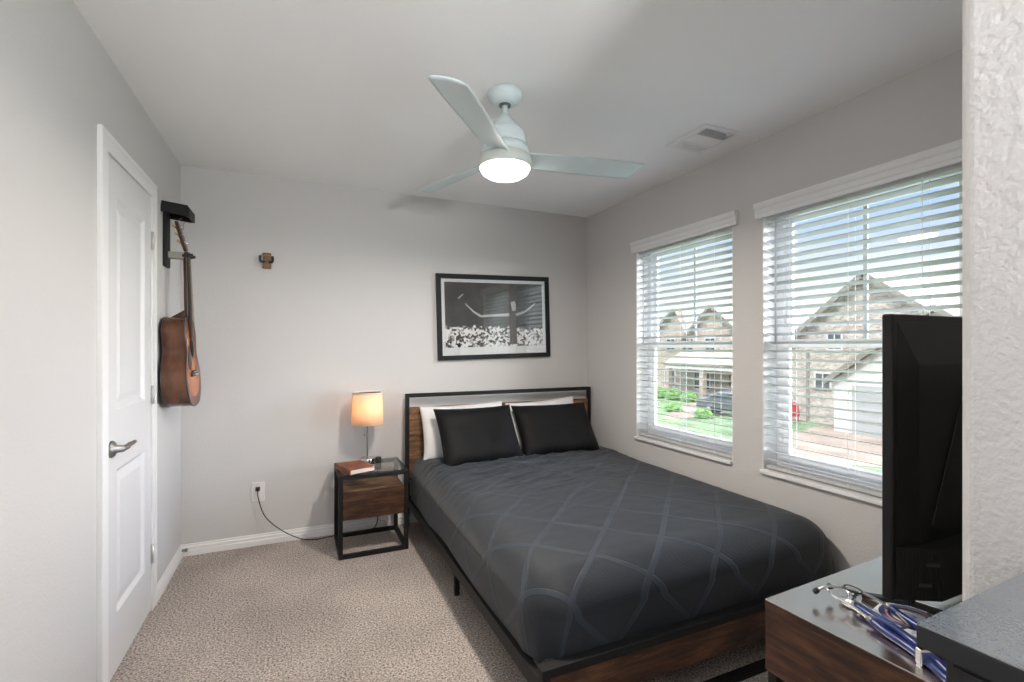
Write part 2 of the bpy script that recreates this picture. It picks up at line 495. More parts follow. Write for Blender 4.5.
door = thing('door_1', 'white two-panel closet door with a lever handle', 'door', (LX, DY0, 0), kind='structure')
def panel_door(y0, y1, z0, z1, xf, xb):
    m = MB()
    rows = [(0.24, 0.815), (1.055, 1.905)]
    ys = (y0 + 0.105, y1 - 0.105)
    m.box(xb, xf - 0.0005, y0, y1, z0, z1) if False else None
    # stiles and rails
    m.box(xb, xf, y0, ys[0], z0, z1); m.box(xb, xf, ys[1], y1, z0, z1)
    zs = [z0] + [z for rr in rows for z in rr] + [z1]
    for i in range(0, len(zs), 2): m.box(xb, xf, ys[0], ys[1], zs[i], zs[i + 1])
    for za, zb in rows:
        # sunken moulding ring then a raised field
        d1, d2 = 0.012, 0.005
        def ring(i0, x0, i1, x1):
            a = [(x0, ys[0] + i0, za + i0), (x0, ys[1] - i0, za + i0), (x0, ys[1] - i0, zb - i0), (x0, ys[0] + i0, zb - i0)]
            c_ = [(x1, ys[0] + i1, za + i1), (x1, ys[1] - i1, za + i1), (x1, ys[1] - i1, zb - i1), (x1, ys[0] + i1, zb - i1)]
            m.add(a + c_, [(k, (k + 1) % 4, 4 + (k + 1) % 4, 4 + k) for k in range(4)])
        ring(0, xf, 0.016, xf - d1); ring(0.016, xf - d1, 0.026, xf - d1); ring(0.026, xf - d1, 0.055, xf - d2)
        i = 0.055
        m.add([(xf - d2, ys[0] + i, za + i), (xf - d2, ys[1] - i, za + i), (xf - d2, ys[1] - i, zb - i), (xf - d2, ys[0] + i, zb - i)], [(0, 1, 2, 3)])
        m.add([(xb, ys[0], za), (xb, ys[1], za), (xb, ys[1], zb), (xb, ys[0], zb)], [(0, 1, 2, 3)])
    return m
panel_door(DY0, DY1, 0.012, DZ, LX + 0.008, LX - 0.032).build('door_panel', M['door'], door)
hz_, hy_ = 0.908, DY0 + 0.040
hd = MB().lathe([(0.0, 0), (0.033, 0), (0.033, 0.006), (0.028, 0.012), (0.015, 0.016), (0.013, 0.042), (0.0, 0.042)], (LX + 0.008, hy_, hz_), 28, (1, 0, 0)).build('handle', M['steel'], door)
lv = MB().tube([(LX + 0.044, hy_ - 0.004, hz_), (LX + 0.052, hy_ + 0.020, hz_ + 0.002), (LX + 0.052, hy_ + 0.060, hz_ + 0.006), (LX + 0.053, hy_ + 0.090, hz_ + 0.005), (LX + 0.058, hy_ + 0.105, hz_ + 0.010)], [0.012, 0.011, 0.009, 0.008, 0.007], 12)
lv.build('lever', M['steel'], hd)
for z in (1.83, 1.07, 0.285):
    MB().cyl((LX + 0.015, DY1 + 0.001, z - 0.045), (LX + 0.015, DY1 + 0.001, z + 0.045), 0.0065, 12).box(LX + 0.006, LX + 0.0095, DY1 - 0.010, DY1 + 0.002, z - 0.044, z + 0.044).build('hinge', mat('hinge_nickel', (0.62, 0.61, 0.60), 0.4, 0.8), door)

o = MB().tube([(LX + 0.014, 3.545, 0.045), (LX + 0.03, 3.545, 0.045)], 0.007, 10, 1).lathe([(0.010, 0), (0.010, 0.012), (0.0, 0.012)], (LX + 0.03, 3.545, 0.045), 12, (1, 0, 0)).build('door_stop', M['steel'])
tag(o, 'small metal door stop on the baseboard in the corner', 'door stop')

# ------------------------------------------------------------------ windows
def make_window(idx, y0, y1, label):
    wnd = thing('window_%d' % idx, label, 'window', (RX, (y0 + y1) / 2, WZ0), kind='structure')
    xo, xi = RX + WT, RX + 0.105          # outside face, inside face of the frame
    fw = 0.045
    f = MB()
    f.box(xi, xo, y0, y0 + fw, WZ0, WZ1); f.box(xi, xo, y1 - fw, y1, WZ0, WZ1)
    f.box(xi, xo, y0 + fw, y1 - fw, WZ0, WZ0 + fw); f.box(xi, xo, y0 + fw, y1 - fw, WZ1 - fw, WZ1)
    # white jamb liners of the opening
    f.box(RX + 0.001, xi, y0, y0 + 0.006, WZ0, WZ1); f.box(RX + 0.001, xi, y1 - 0.006, y1, WZ0, WZ1)
    f.box(RX + 0.001, xi, y0, y1, WZ1 - 0.006, WZ1)
    f.build('window_frame', M['vinyl'], wnd, bevel=0.002)
    zm = 1.318
    sw = 0.034
    a0, a1 = y0 + fw, y1 - fw
    def sash(nm, za, zb, x0, x1, top, bot):
        s_ = MB()
        s_.box(x0, x1, a0, a0 + sw, za, zb); s_.box(x0, x1, a1 - sw, a1, za, zb)
        s_.box(x0, x1, a0 + sw, a1 - sw, za, za + bot); s_.box(x0, x1, a0 + sw, a1 - sw, zb - top, zb)
        so_ = s_.build(nm, M['vinyl'], wnd, bevel=0.002)
        xm = (x0 + x1) / 2
        MB().box(xm - 0.002, xm + 0.002, a0 + sw, a1 - sw, za + bot, zb - top).build('pane', M['glass'], so_)
        return so_, xm
    up, xm = sash('upper_sash', zm - 0.01, WZ1 - fw, xi + 0.026, xi + 0.046, 0.03, 0.034)
    g = MB()
    yc = (y0 + y1) / 2
    zc = (zm + WZ1 - fw) / 2
    g.box(xm + 0.003, xm + 0.012, yc - 0.009, yc + 0.009, zm, WZ1 - fw - 0.03)
    g.box(xm + 0.003, xm + 0.012, a0 + sw, a1 - sw, zc - 0.009, zc + 0.009)
    g.build('muntin', M['muntin'], up)
    sash('lower_sash', WZ0 + fw, zm + 0.028, xi, xi + 0.024, 0.045, 0.045)
    # sill
    MB().box(RX - 0.022, xi, y0 - 0.0, y1 + 0.0, WZ0 - 0.016, WZ0 + 0.003).build('window_sill', M['trim'], wnd, bevel=0.003)
    return wnd
make_window(1, *WIN[0], 'far window beside the headboard, the smaller-looking one')
make_window(2, *WIN[1], 'near window behind the television')

def make_blind(y0, y1, label):
    yc = (y0 + y1) / 2
    bl = thing('window_blind', label, 'blind', (RX, yc, WZ1), group='white slatted window blinds')
    xs = RX + 0.042
    # crown valance with returns
    prof = [(0.0, 0.0), (0.020, 0.0), (0.020, 0.016), (0.024, 0.020), (0.024, 0.044), (0.030, 0.052), (0.034, 0.066), (0.034, 0.078), (0.0, 0.078)]
    va, vb = y0 - 0.038, y1 + 0.030
    v_ = MB().prism(prof, lambda p: (RX - p[0], va, 2.008 + p[1]), lambda p: (RX - p[0], vb, 2.008 + p[1]))
    v_.build('valance', M['trim'], bl)
    MB().box(RX + 0.014, RX + 0.070, y0 + 0.012, y1 - 0.012, WZ1 - 0.055, WZ1 - 0.007).build('headrail', M['blind'], bl, bevel=0.003)
    s_ = MB()
    ztop, zbot, n = WZ1 - 0.085, WZ0 + 0.052, 29
    tl = math.radians(13)      # room edge higher than the window edge
    ca, sa = math.cos(tl), math.sin(tl)
    for i in range(n):
        z = ztop + (zbot - ztop) * i / (n - 1)
        pr = []
        for k in range(9):
            u = -1 + 2 * k / 8
            pr.append((u * 0.0245, 0.0016 + 0.0016 * (1 - u * u)))
        for k in range(8, -1, -1):
            u = -1 + 2 * k / 8
            pr.append((u * 0.0245, -0.0014 + 0.0016 * (1 - u * u)))
        fn = lambda y: (lambda p: (xs + p[0] * ca + p[1] * sa, y, z - p[0] * sa + p[1] * ca))
        s_.prism(pr, fn(y0 + 0.013), fn(y1 - 0.013))
    s_.build('slats', M['blind'], bl)
    MB().box(xs - 0.026, xs + 0.026, y0 + 0.013, y1 - 0.013, WZ0 + 0.010, WZ0 + 0.028).build('bottom_rail', M['blind'], bl, bevel=0.003)
    W = y1 - y0
    for fr_ in (0.17, 0.50, 0.83):
        y = y0 + W * fr_
        c_ = MB()
        for xx in (xs - 0.027, xs + 0.027):
            c_.bar((xx, y, WZ0 + 0.02), (xx, y, WZ1 - 0.05), 0.0018)
        c_.build('ladder_cord', M['cord'], bl)
    yw = y1 - 0.075
    MB().cyl((RX + 0.006, yw, WZ1 - 0.06), (RX + 0.006, yw, 1.32), 0.0045, 8).build('tilt_wand', mat('wand', (0.55, 0.58, 0.58), 0.3), bl)
    return bl
make_blind(*WIN[0], 'white slatted blind on the far window beside the headboard')
make_blind(*WIN[1], 'white slatted blind on the near window behind the television')

# ------------------------------------------------------------------ bed
BX0, BX1 = 0.705, 2.285
BYF, BYH = 1.365, 3.50
bed = thing('bed_frame', 'black metal bed frame with rustic brown wood headboard and footboard', 'bed', (1.5, 2.43, 0))
for x in (BX0 + 0.014, BX1 - 0.014):
    MB().box(x - 0.014, x + 0.014, BYH - 0.014, BYH + 0.014, 0, 0.966).build('headboard_post', M['black_metal'], bed, bevel=0.002)
MB().box(BX0 + 0.028, BX1 - 0.028, BYH - 0.014, BYH + 0.014, 0.938, 0.966).build('headboard_rail', M['black_metal'], bed, bevel=0.002)
MB().box(BX0 + 0.028, BX1 - 0.028, BYH - 0.009, BYH + 0.009, 0.34, 0.868).build('headboard_panel', M['rustic_x'], bed, bevel=0.002)
MB().box(BX0, BX0 + 0.03, BYF + 0.015, BYH - 0.014, 0.175, 0.232).build('side_rail', M['black_metal'], bed, bevel=0.002)
MB().box(BX1 - 0.03, BX1, BYF + 0.015, BYH - 0.014, 0.175, 0.232).build('side_rail', M['black_metal'], bed, bevel=0.002)
f_ = MB().box(BX0, BX1, BYF - 0.015, BYF + 0.026, 0.246, 0.276)
f_.build('footboard_rail', M['black_metal'], bed, bevel=0.002)
MB().box(BX0, BX1, BYF - 0.015, BYF + 0.015, 0.0, 0.03).build('footboard_bottom_rail', M['black_metal'], bed, bevel=0.002)
for x in (BX0 + 0.015, BX1 - 0.015):
    MB().box(x - 0.015, x + 0.015, BYF - 0.015, BYF + 0.015, 0.03, 0.246).build('footboard_post', M['black_metal'], bed, bevel=0.002)
MB().box(BX0 + 0.03, BX1 - 0.03, BYF - 0.009, BYF + 0.009, 0.13, 0.246).build('footboard_panel', M['rustic_dark_x'], bed, bevel=0.002)
for y in (2.43,):
    for x in (BX0 + 0.055, 1.495, BX1 - 0.06):
        MB().box(x - 0.013, x + 0.013, y - 0.013, y + 0.013, 0, 0.18).build('leg', M['black_metal'], bed, bevel=0.002)
sl = MB()
for k in range(9):
    y = BYF + 0.15 + k * 0.235
    sl.box(BX0 + 0.03, BX1 - 0.03, y, y + 0.05, 0.205, 0.225)
sl.build('slats', M['black_metal'], bed)

o = MB().box(BX0 + 0.055, BX1 - 0.055, BYF + 0.11, BYH - 0.02, 0.236, 0.485).build('mattress', M['mattress'], bevel=0.09, seg=6)
tag(o, 'beige-edged mattress showing at the headboard beside the nightstand', 'mattress')

# quilt: rounded footprint, skirt with folds, diamond bands in the weave
def make_quilt():
    x0, x1, y0, y1 = BX0 + 0.012, BX1 + 0.004, BYF + 0.031, BYH - 0.028
    cx, cy = (x0 + x1) / 2, (y0 + y1) / 2
    hx, hy = (x1 - x0) / 2, (y1 - y0) / 2
    zt, R = 0.524, 0.15
    rc = 0.15
    # perimeter of the rounded rectangle
    per = []
    def arc(ax, ay, a0):
        for k in range(14):
            a = a0 + PI / 2 * k / 13
            per.append((ax + rc * math.cos(a), ay + rc * math.sin(a)))
    def line(p, q, n):
        for k in range(1, n):
            per.append((p[0] + (q[0] - p[0]) * k / n, p[1] + (q[1] - p[1]) * k / n))
    arc(hx - rc, hy - rc, 0); line((hx - rc, hy), (-hx + rc, hy), 110)
    arc(-hx + rc, hy - rc, PI / 2); line((-hx, hy - rc), (-hx, -hy + rc), 150)
    arc(-hx + rc, -hy + rc, PI); line((-hx + rc, -hy), (hx - rc, -hy), 110)
    arc(hx - rc, -hy + rc, 1.5 * PI); line((hx, -hy + rc), (hx, hy - rc), 150)
    n = len(per)
    from mathutils import noise
    ms = [i / 78 for i in range(1, 79)]
    # finer rings near the rim
    ms = [1 - (1 - m) ** 1.9 for m in ms]
    nrm = []
    for i in range(n):
        a = per[(i + 1) % n]; b_ = per[i - 1]
        tx, ty = a[0] - b_[0], a[1] - b_[1]
        l = math.hypot(tx, ty) or 1.0
        nrm.append((ty / l, -tx / l))
    V = []; UV = []
    def wrinkle(x, y):
        v = 0.006 * noise.noise(Vector((x * 2.2, y * 2.2, 1.0)))
        # pulled creases running along the bed's width near the pillows and middle-left
        amt = math.exp(-((x + 0.15) ** 2 / 0.22 + (y - 0.25) ** 2 / 0.20))
        amt2 = math.exp(-((y - 0.62) ** 2) / 0.035) * 0.7
        q = noise.noise(Vector((x * 3.0 + y * 1.2, y * 13.0 - x * 5.0, 4.0)))
        v += (amt + amt2) * 0.021 * (1 - abs(q)) ** 3 * 1.0
        v += 0.002 * noise.noise(Vector((x * 9, y * 16, 2.0)))
        return v
    dist_to_head = lambda y: hy - y
    V.append((cx, cy, zt + wrinkle(0, 0))); UV.append((0.0, 0.0))
    for m in ms:
        for pi, (px, py) in enumerate(per):
            x, y = px * m, py * m
            # distance to the rim, softened
            dx = hx - abs(x); dy = hy + y if y < 0 else 9
            dR = hx + x if x < 0 else 9
            d = 1e9
            for dd in (hx + x, hx - x, hy + y):
                d = min(d, dd)
            # corner distance
            ax, ay = abs(x) - (hx - R), abs(y) - (hy - R)
            if ax > 0 and ay > 0 and y < 0:
                d = min(d, R - math.hypot(ax, ay))
            d = max(d, 0.0) if not (ax > 0 and ay > 0 and y < 0) else max(d, 0.0)
            dz = 0.0
            if d < R:
                dz = R - math.sqrt(max(R * R - (R - d) ** 2, 0.0))
            # the foot end slopes away a little
            sag = 0.018 * max(0.0, (-y - 0.2) / hy) ** 2 + 0.012 * (x / hx) ** 2
            z = zt - dz * 0.80 - sag + wrinkle(x, y) * min(1.0, d / 0.06)
            V.append((cx + x, cy + y, z))
            ex = 0.055 * max(0.0, 1 - d / R) ** 2.5
            nn_ = nrm[pi]
            UV.append((x + nn_[0] * ex, y + nn_[1] * ex))
    rim = len(V) - n
    K = 20
    arcs = [0.0]
    for i in range(1, n):
        arcs.append(arcs[-1] + math.hypot(per[i][0] - per[i - 1][0], per[i][1] - per[i - 1][1]))
    for k in range(1, K + 1):
        s_ = k / K
        for i, (px, py) in enumerate(per):
            zr = V[rim + i][2]
            nx = 0.0; ny = 0.0
            # outward normal
            a = per[(i + 1) % n]; b_ = per[i - 1]
            tx, ty = a[0] - b_[0], a[1] - b_[1]
            l = math.hypot(tx, ty) or 1.0
            nx, ny = ty / l, -tx / l
            head = py > hy - 0.02
            zb = 0.238 + 0.006 * math.sin(arcs[i] * 7) if py > -hy + 0.05 else 0.262 + 0.003 * math.sin(arcs[i] * 6)
            if px < -hx + 0.05 and py > -hy + 0.05: zb = 0.242 + 0.008 * math.sin(arcs[i] * 5.3)
            z = zr + (zb - zr) * s_
            fold = 0.0
            cornerL = math.exp(-((px + hx) ** 2 + (py + hy) ** 2) / 0.012)
            cornerR = math.exp(-((px - hx) ** 2 + (py + hy) ** 2) / 0.012)
            fold += (cornerL + cornerR) * s_ * (0.020 + 0.008 * math.sin(arcs[i] * 75))
            fold += 0.005 * s_ * math.sin(arcs[i] * 9.0 + 1.3 * math.sin(arcs[i] * 3.1))
            out = 0.0 if (px > hx - 0.05 or head) else 0.006 * math.sin(s_ * PI) + fold
            if px > hx - 0.03: out = -0.02 * s_
            V.append((cx + px + nx * out, cy + py + ny * out, z))
            UV.append((px + nx * (zr - z + 0.055), py + ny * (zr - z + 0.055)))
    F = []
    for i in range(n): F.append((0, 1 + i, 1 + (i + 1) % n))
    rings = (len(V) - 1) // n
    for k in range(rings - 1):
        for i in range(n):
            j = (i + 1) % n
            F.append((1 + k * n + i, 1 + (k + 1) * n + i, 1 + (k + 1) * n + j, 1 + k * n + j))
    me = bpy.data.meshes.new('bedspread')
    me.from_pydata(V, [], F)
    me.polygons.foreach_set('use_smooth', [True] * len(F))
    b2 = bmesh.new(); b2.from_mesh(me); bmesh.ops.recalc_face_normals(b2, faces=b2.faces); b2.to_mesh(me); b2.free()
    uvl = me.uv_layers.new(name='weave')
    for lp in me.loops:
        uvl.data[lp.index].uv = UV[lp.vertex_index]
    o = bpy.data.objects.new('bedspread', me)
    COL.objects.link(o)
    # material
    m = mat('quilt_cloth', srgb(46, 52, 60), 0.62, 0, 0.4, Sheen_Weight=0.12)
    t = m.node_tree; b = t.nodes['Principled BSDF']; L = t.links.new
    uvn = N(t, 'ShaderNodeUVMap'); uvn.uv_map = 'weave'
    sp = N(t, 'ShaderNodeSeparateXYZ')
    L(uvn.outputs[0], sp.inputs[0])
    def band(op, per_, off, half):
        a = N(t, 'ShaderNodeMath', operation=op); L(sp.outputs['X'], a.inputs[0]); L(sp.outputs['Y'], a.inputs[1])
        d = N(t, 'ShaderNodeMath', operation='MULTIPLY_ADD', inp={1: 1 / per_, 2: off}); L(a.outputs[0], d.inputs[0])
        fr = N(t, 'ShaderNodeMath', operation='FRACT'); L(d.outputs[0], fr.inputs[0])
        s2 = N(t, 'ShaderNodeMath', operation='SUBTRACT', inp={1: 0.5}); L(fr.outputs[0], s2.inputs[0])
        ab = N(t, 'ShaderNodeMath', operation='ABSOLUTE'); L(s2.outputs[0], ab.inputs[0])
        mr = N(t, 'ShaderNodeMapRange', inp={'From Min': half * 0.78, 'From Max': half, 'To Min': 1.0, 'To Max': 0.0}); L(ab.outputs[0], mr.inputs['Value'])
        return mr
    b1 = band('SUBTRACT', 0.33, 0.28, 0.055)
    b2_ = band('ADD', 0.37, 0.18, 0.05)
    mxm = N(t, 'ShaderNodeMath', operation='MAXIMUM'); L(b1.outputs[0], mxm.inputs[0]); L(b2_.outputs[0], mxm.inputs[1])
    wv = N(t, 'ShaderNodeTexWave', inp={'Scale': 58.0, 'Distortion': 0.6, 'Detail': 1.0}); wv.bands_direction = 'Y'
    L(uvn.outputs[0], wv.inputs['Vector'])
    inv = N(t, 'ShaderNodeMath', operation='SUBTRACT', inp={0: 1.0}); L(mxm.outputs[0], inv.inputs[1])
    rib = N(t, 'ShaderNodeMath', operation='MULTIPLY'); L(wv.outputs['Fac'], rib.inputs[0]); L(inv.outputs[0], rib.inputs[1])
    hgt = N(t, 'ShaderNodeMath', operation='MULTIPLY_ADD', inp={1: 0.35}); L(rib.outputs[0], hgt.inputs[0]); L(mxm.outputs[0], hgt.inputs[2])
    bp = N(t, 'ShaderNodeBump', inp={'Strength': 0.55, 'Distance': 0.004}); L(hgt.outputs[0], bp.inputs['Height']); L(bp.outputs['Normal'], b.inputs['Normal'])
    cm = N(t, 'ShaderNodeMix', data_type='RGBA')
    cm.inputs['A'].default_value = (*srgb(25, 31, 39), 1); cm.inputs['B'].default_value = (*srgb(40, 48, 58), 1)
    L(mxm.outputs[0], cm.inputs['Factor']); L(cm.outputs['Result'], b.inputs['Base Color'])
    me.materials.append(m)
    MW[o.name] = Matrix.Identity(4)
    return tag(o, 'dark slate bedspread with a quilted diamond lattice draped over the bed', 'bedspread')
make_quilt()

# pillows
def make_pillow(name, label, material, center, width, height, thick, tilt, rz, roll=0.0, group=None, seed=0):
    from mathutils import noise
    nu, nv = 44, 32
    V = []; F = []
    for side in (1, -1):
        for j in range(nv + 1):
            for i in range(nu + 1):
                u = -1 + 2 * i / nu; v = -1 + 2 * j / nv
                e = max(0.0, (1 - u ** 4)) ** 0.55 * max(0.0, (1 - v ** 4)) ** 0.55
                # sides bow in, corners stay pointed
                x = u * width / 2 * (1 - 0.05 * (1 - v * v) * abs(u) ** 3)
                y = v * height / 2 * (1 - 0.07 * (1 - u * u) * abs(v) ** 3)
                z = side * (thick / 2) * e * (1 - 0.16 * v)
                nz = noise.noise(Vector((u * 2.2 + seed, v * 2.2, side)))
                z += side * 0.010 * nz * e
                # gathered pleats along the lower hem
                z += side * 0.004 * math.sin(u * 46 + seed) * max(0.0, (-v - 0.72) / 0.28) * min(1.0, (1 + v) * 12)
                V.append((x, y, z))
    st = (nu + 1) * (nv + 1)
    idx = lambda s_, i, j: s_ * st + j * (nu + 1) + i
    for s_ in (0, 1):
        for j in range(nv):
            for i in range(nu):
                q = (idx(s_, i, j), idx(s_, i + 1, j), idx(s_, i + 1, j + 1), idx(s_, i, j + 1))
                F.append(q if s_ == 0 else q[::-1])
    me = bpy.data.meshes.new(name)
    me.from_pydata(V, [], F)
    b2 = bmesh.new(); b2.from_mesh(me); bmesh.ops.remove_doubles(b2, verts=b2.verts, dist=0.0006)
    bmesh.ops.recalc_face_normals(b2, faces=b2.faces); b2.to_mesh(me); b2.free()
    me.polygons.foreach_set('use_smooth', [True] * len(me.polygons))
    me.materials.append(material)
    o = bpy.data.objects.new(name, me)
    COL.objects.link(o)
    # local y runs up the lean, local z faces the foot of the bed
    o.matrix_world = Matrix.Translation(center) @ Matrix.Rotation(rz, 4, 'Z') @ Matrix.Rotation(PI / 2 - tilt, 4, 'X') @ Matrix.Rotation(roll, 4, 'Z')
    MW[o.name] = o.matrix_world.copy()
    return tag(o, label, 'pillow', group)
make_pillow('pillow', 'white pillow behind the black pillow nearest the nightstand', M['pillow_w'], (1.122, 3.395, 0.690), 0.65, 0.40, 0.13, math.radians(14), 0.0, 0.02, 'white pillows against the headboard', 1)
make_pillow('pillow', 'white pillow behind the black pillow nearest the window', M['pillow_w'], (1.785, 3.395, 0.695), 0.62, 0.39, 0.13, math.radians(14), 0.0, 0.05, 'white pillows against the headboard', 4)
make_pillow('pillow', 'black satin pillow nearest the nightstand, in front of a white one', M['pillow_k'], (1.158, 3.175, 0.685), 0.595, 0.45, 0.15, math.radians(33), 0.05, 0.0, 'black pillows on the bed', 2)
make_pillow('pillow', 'black satin pillow nearest the window, in front of a white one', M['pillow_k'], (1.790, 3.205, 0.680), 0.645, 0.44, 0.15, math.radians(35), -0.02, 0.0, 'black pillows on the bed', 5)

# ------------------------------------------------------------------ nightstand, lamp, book
NX0, NX1, NY0, NY1, NZ = 0.220, 0.648, 3.108, 3.500, 0.512
ns = thing('nightstand', 'black metal framed nightstand with a brown wood drawer beside the bed', 'nightstand', (0.434, 3.304, 0))
tb = 0.026
for x in (NX0, NX1 - tb):
    for y in (NY0, NY1 - tb):
        MB().box(x, x + tb, y, y + tb, 0, NZ).build('leg', M['black_metal'], ns, bevel=0.002)
for nm, z0 in (('top_frame', NZ - tb), ('floor_frame', 0.0)):
    m_ = MB()
    m_.box(NX0 + tb, NX1 - tb, NY0, NY0 + tb, z0, z0 + tb); m_.box(NX0 + tb, NX1 - tb, NY1 - tb, NY1, z0, z0 + tb)
    m_.box(NX0, NX0 + tb, NY0 + tb, NY1 - tb, z0, z0 + tb); m_.box(NX1 - tb, NX1, NY0 + tb, NY1 - tb, z0, z0 + tb)
    m_.build(nm, M['black_metal'], ns, bevel=0.002)
MB().box(NX0 + tb - 0.012, NX1 - tb + 0.012, NY0 + tb - 0.012, NY1 - tb + 0.012, NZ + 0.0005, NZ + 0.0065).build('glass_top', M['frosted_top'], ns)
bxm = MB()
x0, x1, y0, y1 = NX0 + tb, NX1 - tb, NY0 + 0.022, NY1 - 0.01
bxm.box(x0, x1, y0, y1, 0.245, 0.258); bxm.box(x0, x1, y0, y1, 0.398, 0.411)
bxm.box(x0, x0 + 0.013, y0, y1, 0.258, 0.398); bxm.box(x1 - 0.013, x1, y0, y1, 0.258, 0.398)
bxm.box(x0 + 0.013, x1 - 0.013, y1 - 0.01, y1, 0.258, 0.398)
bxm.build('drawer_box', M['rustic_x'], ns)
MB().box(x0 + 0.001, x1 - 0.001, NY0 + 0.006, NY0 + 0.021, 0.237, 0.413).build('drawer', M['rustic_dark_x'], ns, bevel=0.002)

lx, ly, lz = 0.428, 3.405, NZ + 0.0065
lamp = thing('table_lamp', 'small lit table lamp with a beige fabric drum shade on the nightstand', 'lamp', (lx, ly, lz))
MB().lathe([(0.0, 0), (0.050, 0), (0.051, 0.003), (0.051, 0.027), (0.048, 0.031), (0.012, 0.033), (0.008, 0.040), (0.0, 0.040)], (lx, ly, lz), 32).build('base', M['chrome'], lamp)
MB().cyl((lx, ly, lz + 0.02), (lx, ly, 0.80), 0.0055, 12).build('stem', M['steel'], lamp)
MB().lathe([(0.013, 0.77), (0.016, 0.80), (0.016, 0.825), (0.0, 0.825)], (lx, ly, 0), 14).build('bulb_socket', M['steel'], lamp)
# small pull chain
ch_ = MB().bar((lx - 0.02, ly - 0.004, 0.785), (lx - 0.02, ly - 0.004, 0.715), 0.002)
ch_.lathe([(0, 0), (0.005, 0.004), (0.005, 0.012), (0, 0.016)], (lx - 0.02, ly - 0.004, 0.70), 10)
ch_.build('pull_chain', M['steel'], lamp)
# fabric shade: translucent cloth lit from inside
ms_ = bpy.data.materials.new('shade_linen'); ms_.use_nodes = True
t = ms_.node_tree; t.nodes.clear()
oo = N(t, 'ShaderNodeOutputMaterial'); df = N(t, 'ShaderNodeBsdfDiffuse'); tl = N(t, 'ShaderNodeBsdfTranslucent'); mxs = N(t, 'ShaderNodeMixShader', inp={0: 0.20})
tcn = N(t, 'ShaderNodeTexCoord'); nn = N(t, 'ShaderNodeTexNoise', inp={'Scale': 160.0}); mpn = N(t, 'ShaderNodeMapping'); mpn.inputs['Scale'].default_value = (1, 1, 5)
rp = N(t, 'ShaderNodeValToRGB'); rp.color_ramp.elements[0].color = (0.72, 0.56, 0.39, 1); rp.color_ramp.elements[1].color = (0.84, 0.68, 0.50, 1)
t.links.new(tcn.outputs['Object'], mpn.inputs[0]); t.links.new(mpn.outputs[0], nn.inputs['Vector']); t.links.new(nn.outputs['Fac'], rp.inputs[0])
t.links.new(rp.outputs[0], df.inputs[0]); t.links.new(rp.outputs[0], tl.inputs[0]); t.links.new(df.outputs[0], mxs.inputs[1]); t.links.new(tl.outputs[0], mxs.inputs[2]); t.links.new(mxs.outputs[0], oo.inputs[0])
R0, R1 = 0.106, 0.097
MB().lathe([(R0, 0.780), (R1, 0.995), (R1 - 0.002, 0.995), (R0 - 0.002, 0.780), (R0, 0.780)], (lx, ly, 0), 40).build('lamp_shade', ms_, lamp)
MB().lathe([(R1 + 0.0006, 0.987), (R1 + 0.0006, 0.997), (R1 - 0.003, 0.997), (R1 - 0.003, 0.987), (R1 + 0.0006, 0.987)], (lx, ly, 0), 40).build('shade_rim', M['shade_top'], lamp)
MB().lathe([(0.0, 0.825), (0.013, 0.828), (0.015, 0.855), (0.030, 0.890), (0.031, 0.908), (0.022, 0.930), (0.0, 0.940)], (lx, ly, 0), 20).build('bulb', emit('warm_bulb', (1.0, 0.73, 0.44), 300.0), lamp)

o = MB().lathe([(0.0, 0), (0.019, 0), (0.021, 0.004), (0.021, 0.036), (0.017, 0.041), (0.0, 0.041)], (0.492, 3.350, lz), 24).build('jar', M['plastic_k'])
tag(o, 'small black lidded jar beside the lamp base on the nightstand', 'jar')

bk = thing('book', 'brown leather-bound book lying on the nightstand in front of the lamp', 'book', (0.330, 3.215, lz), math.radians(19))
bw, bl_, bt = 0.160, 0.215, 0.034
def lb(name, x0, x1, y0, y1, z0, z1, mt, bev):
    return MB().box(x0, x1, y0, y1, z0, z1).build(name, mt, bk, bevel=bev, world=False)
lb('cover', -bw / 2, bw / 2, -bl_ / 2, bl_ / 2, bt - 0.005, bt, M['leather'], 0.002)
lb('back_cover', -bw / 2, bw / 2, -bl_ / 2, bl_ / 2, 0.0, 0.005, M['leather'], 0.002)
lb('spine', -bw / 2 - 0.004, -bw / 2 + 0.002, -bl_ / 2, bl_ / 2, 0.0, bt, M['leather'], 0.002)
lb('pages', -bw / 2 + 0.002, bw / 2 - 0.004, -bl_ / 2 + 0.004, bl_ / 2 - 0.004, 0.005, bt - 0.005, M['pages'], 0.0)

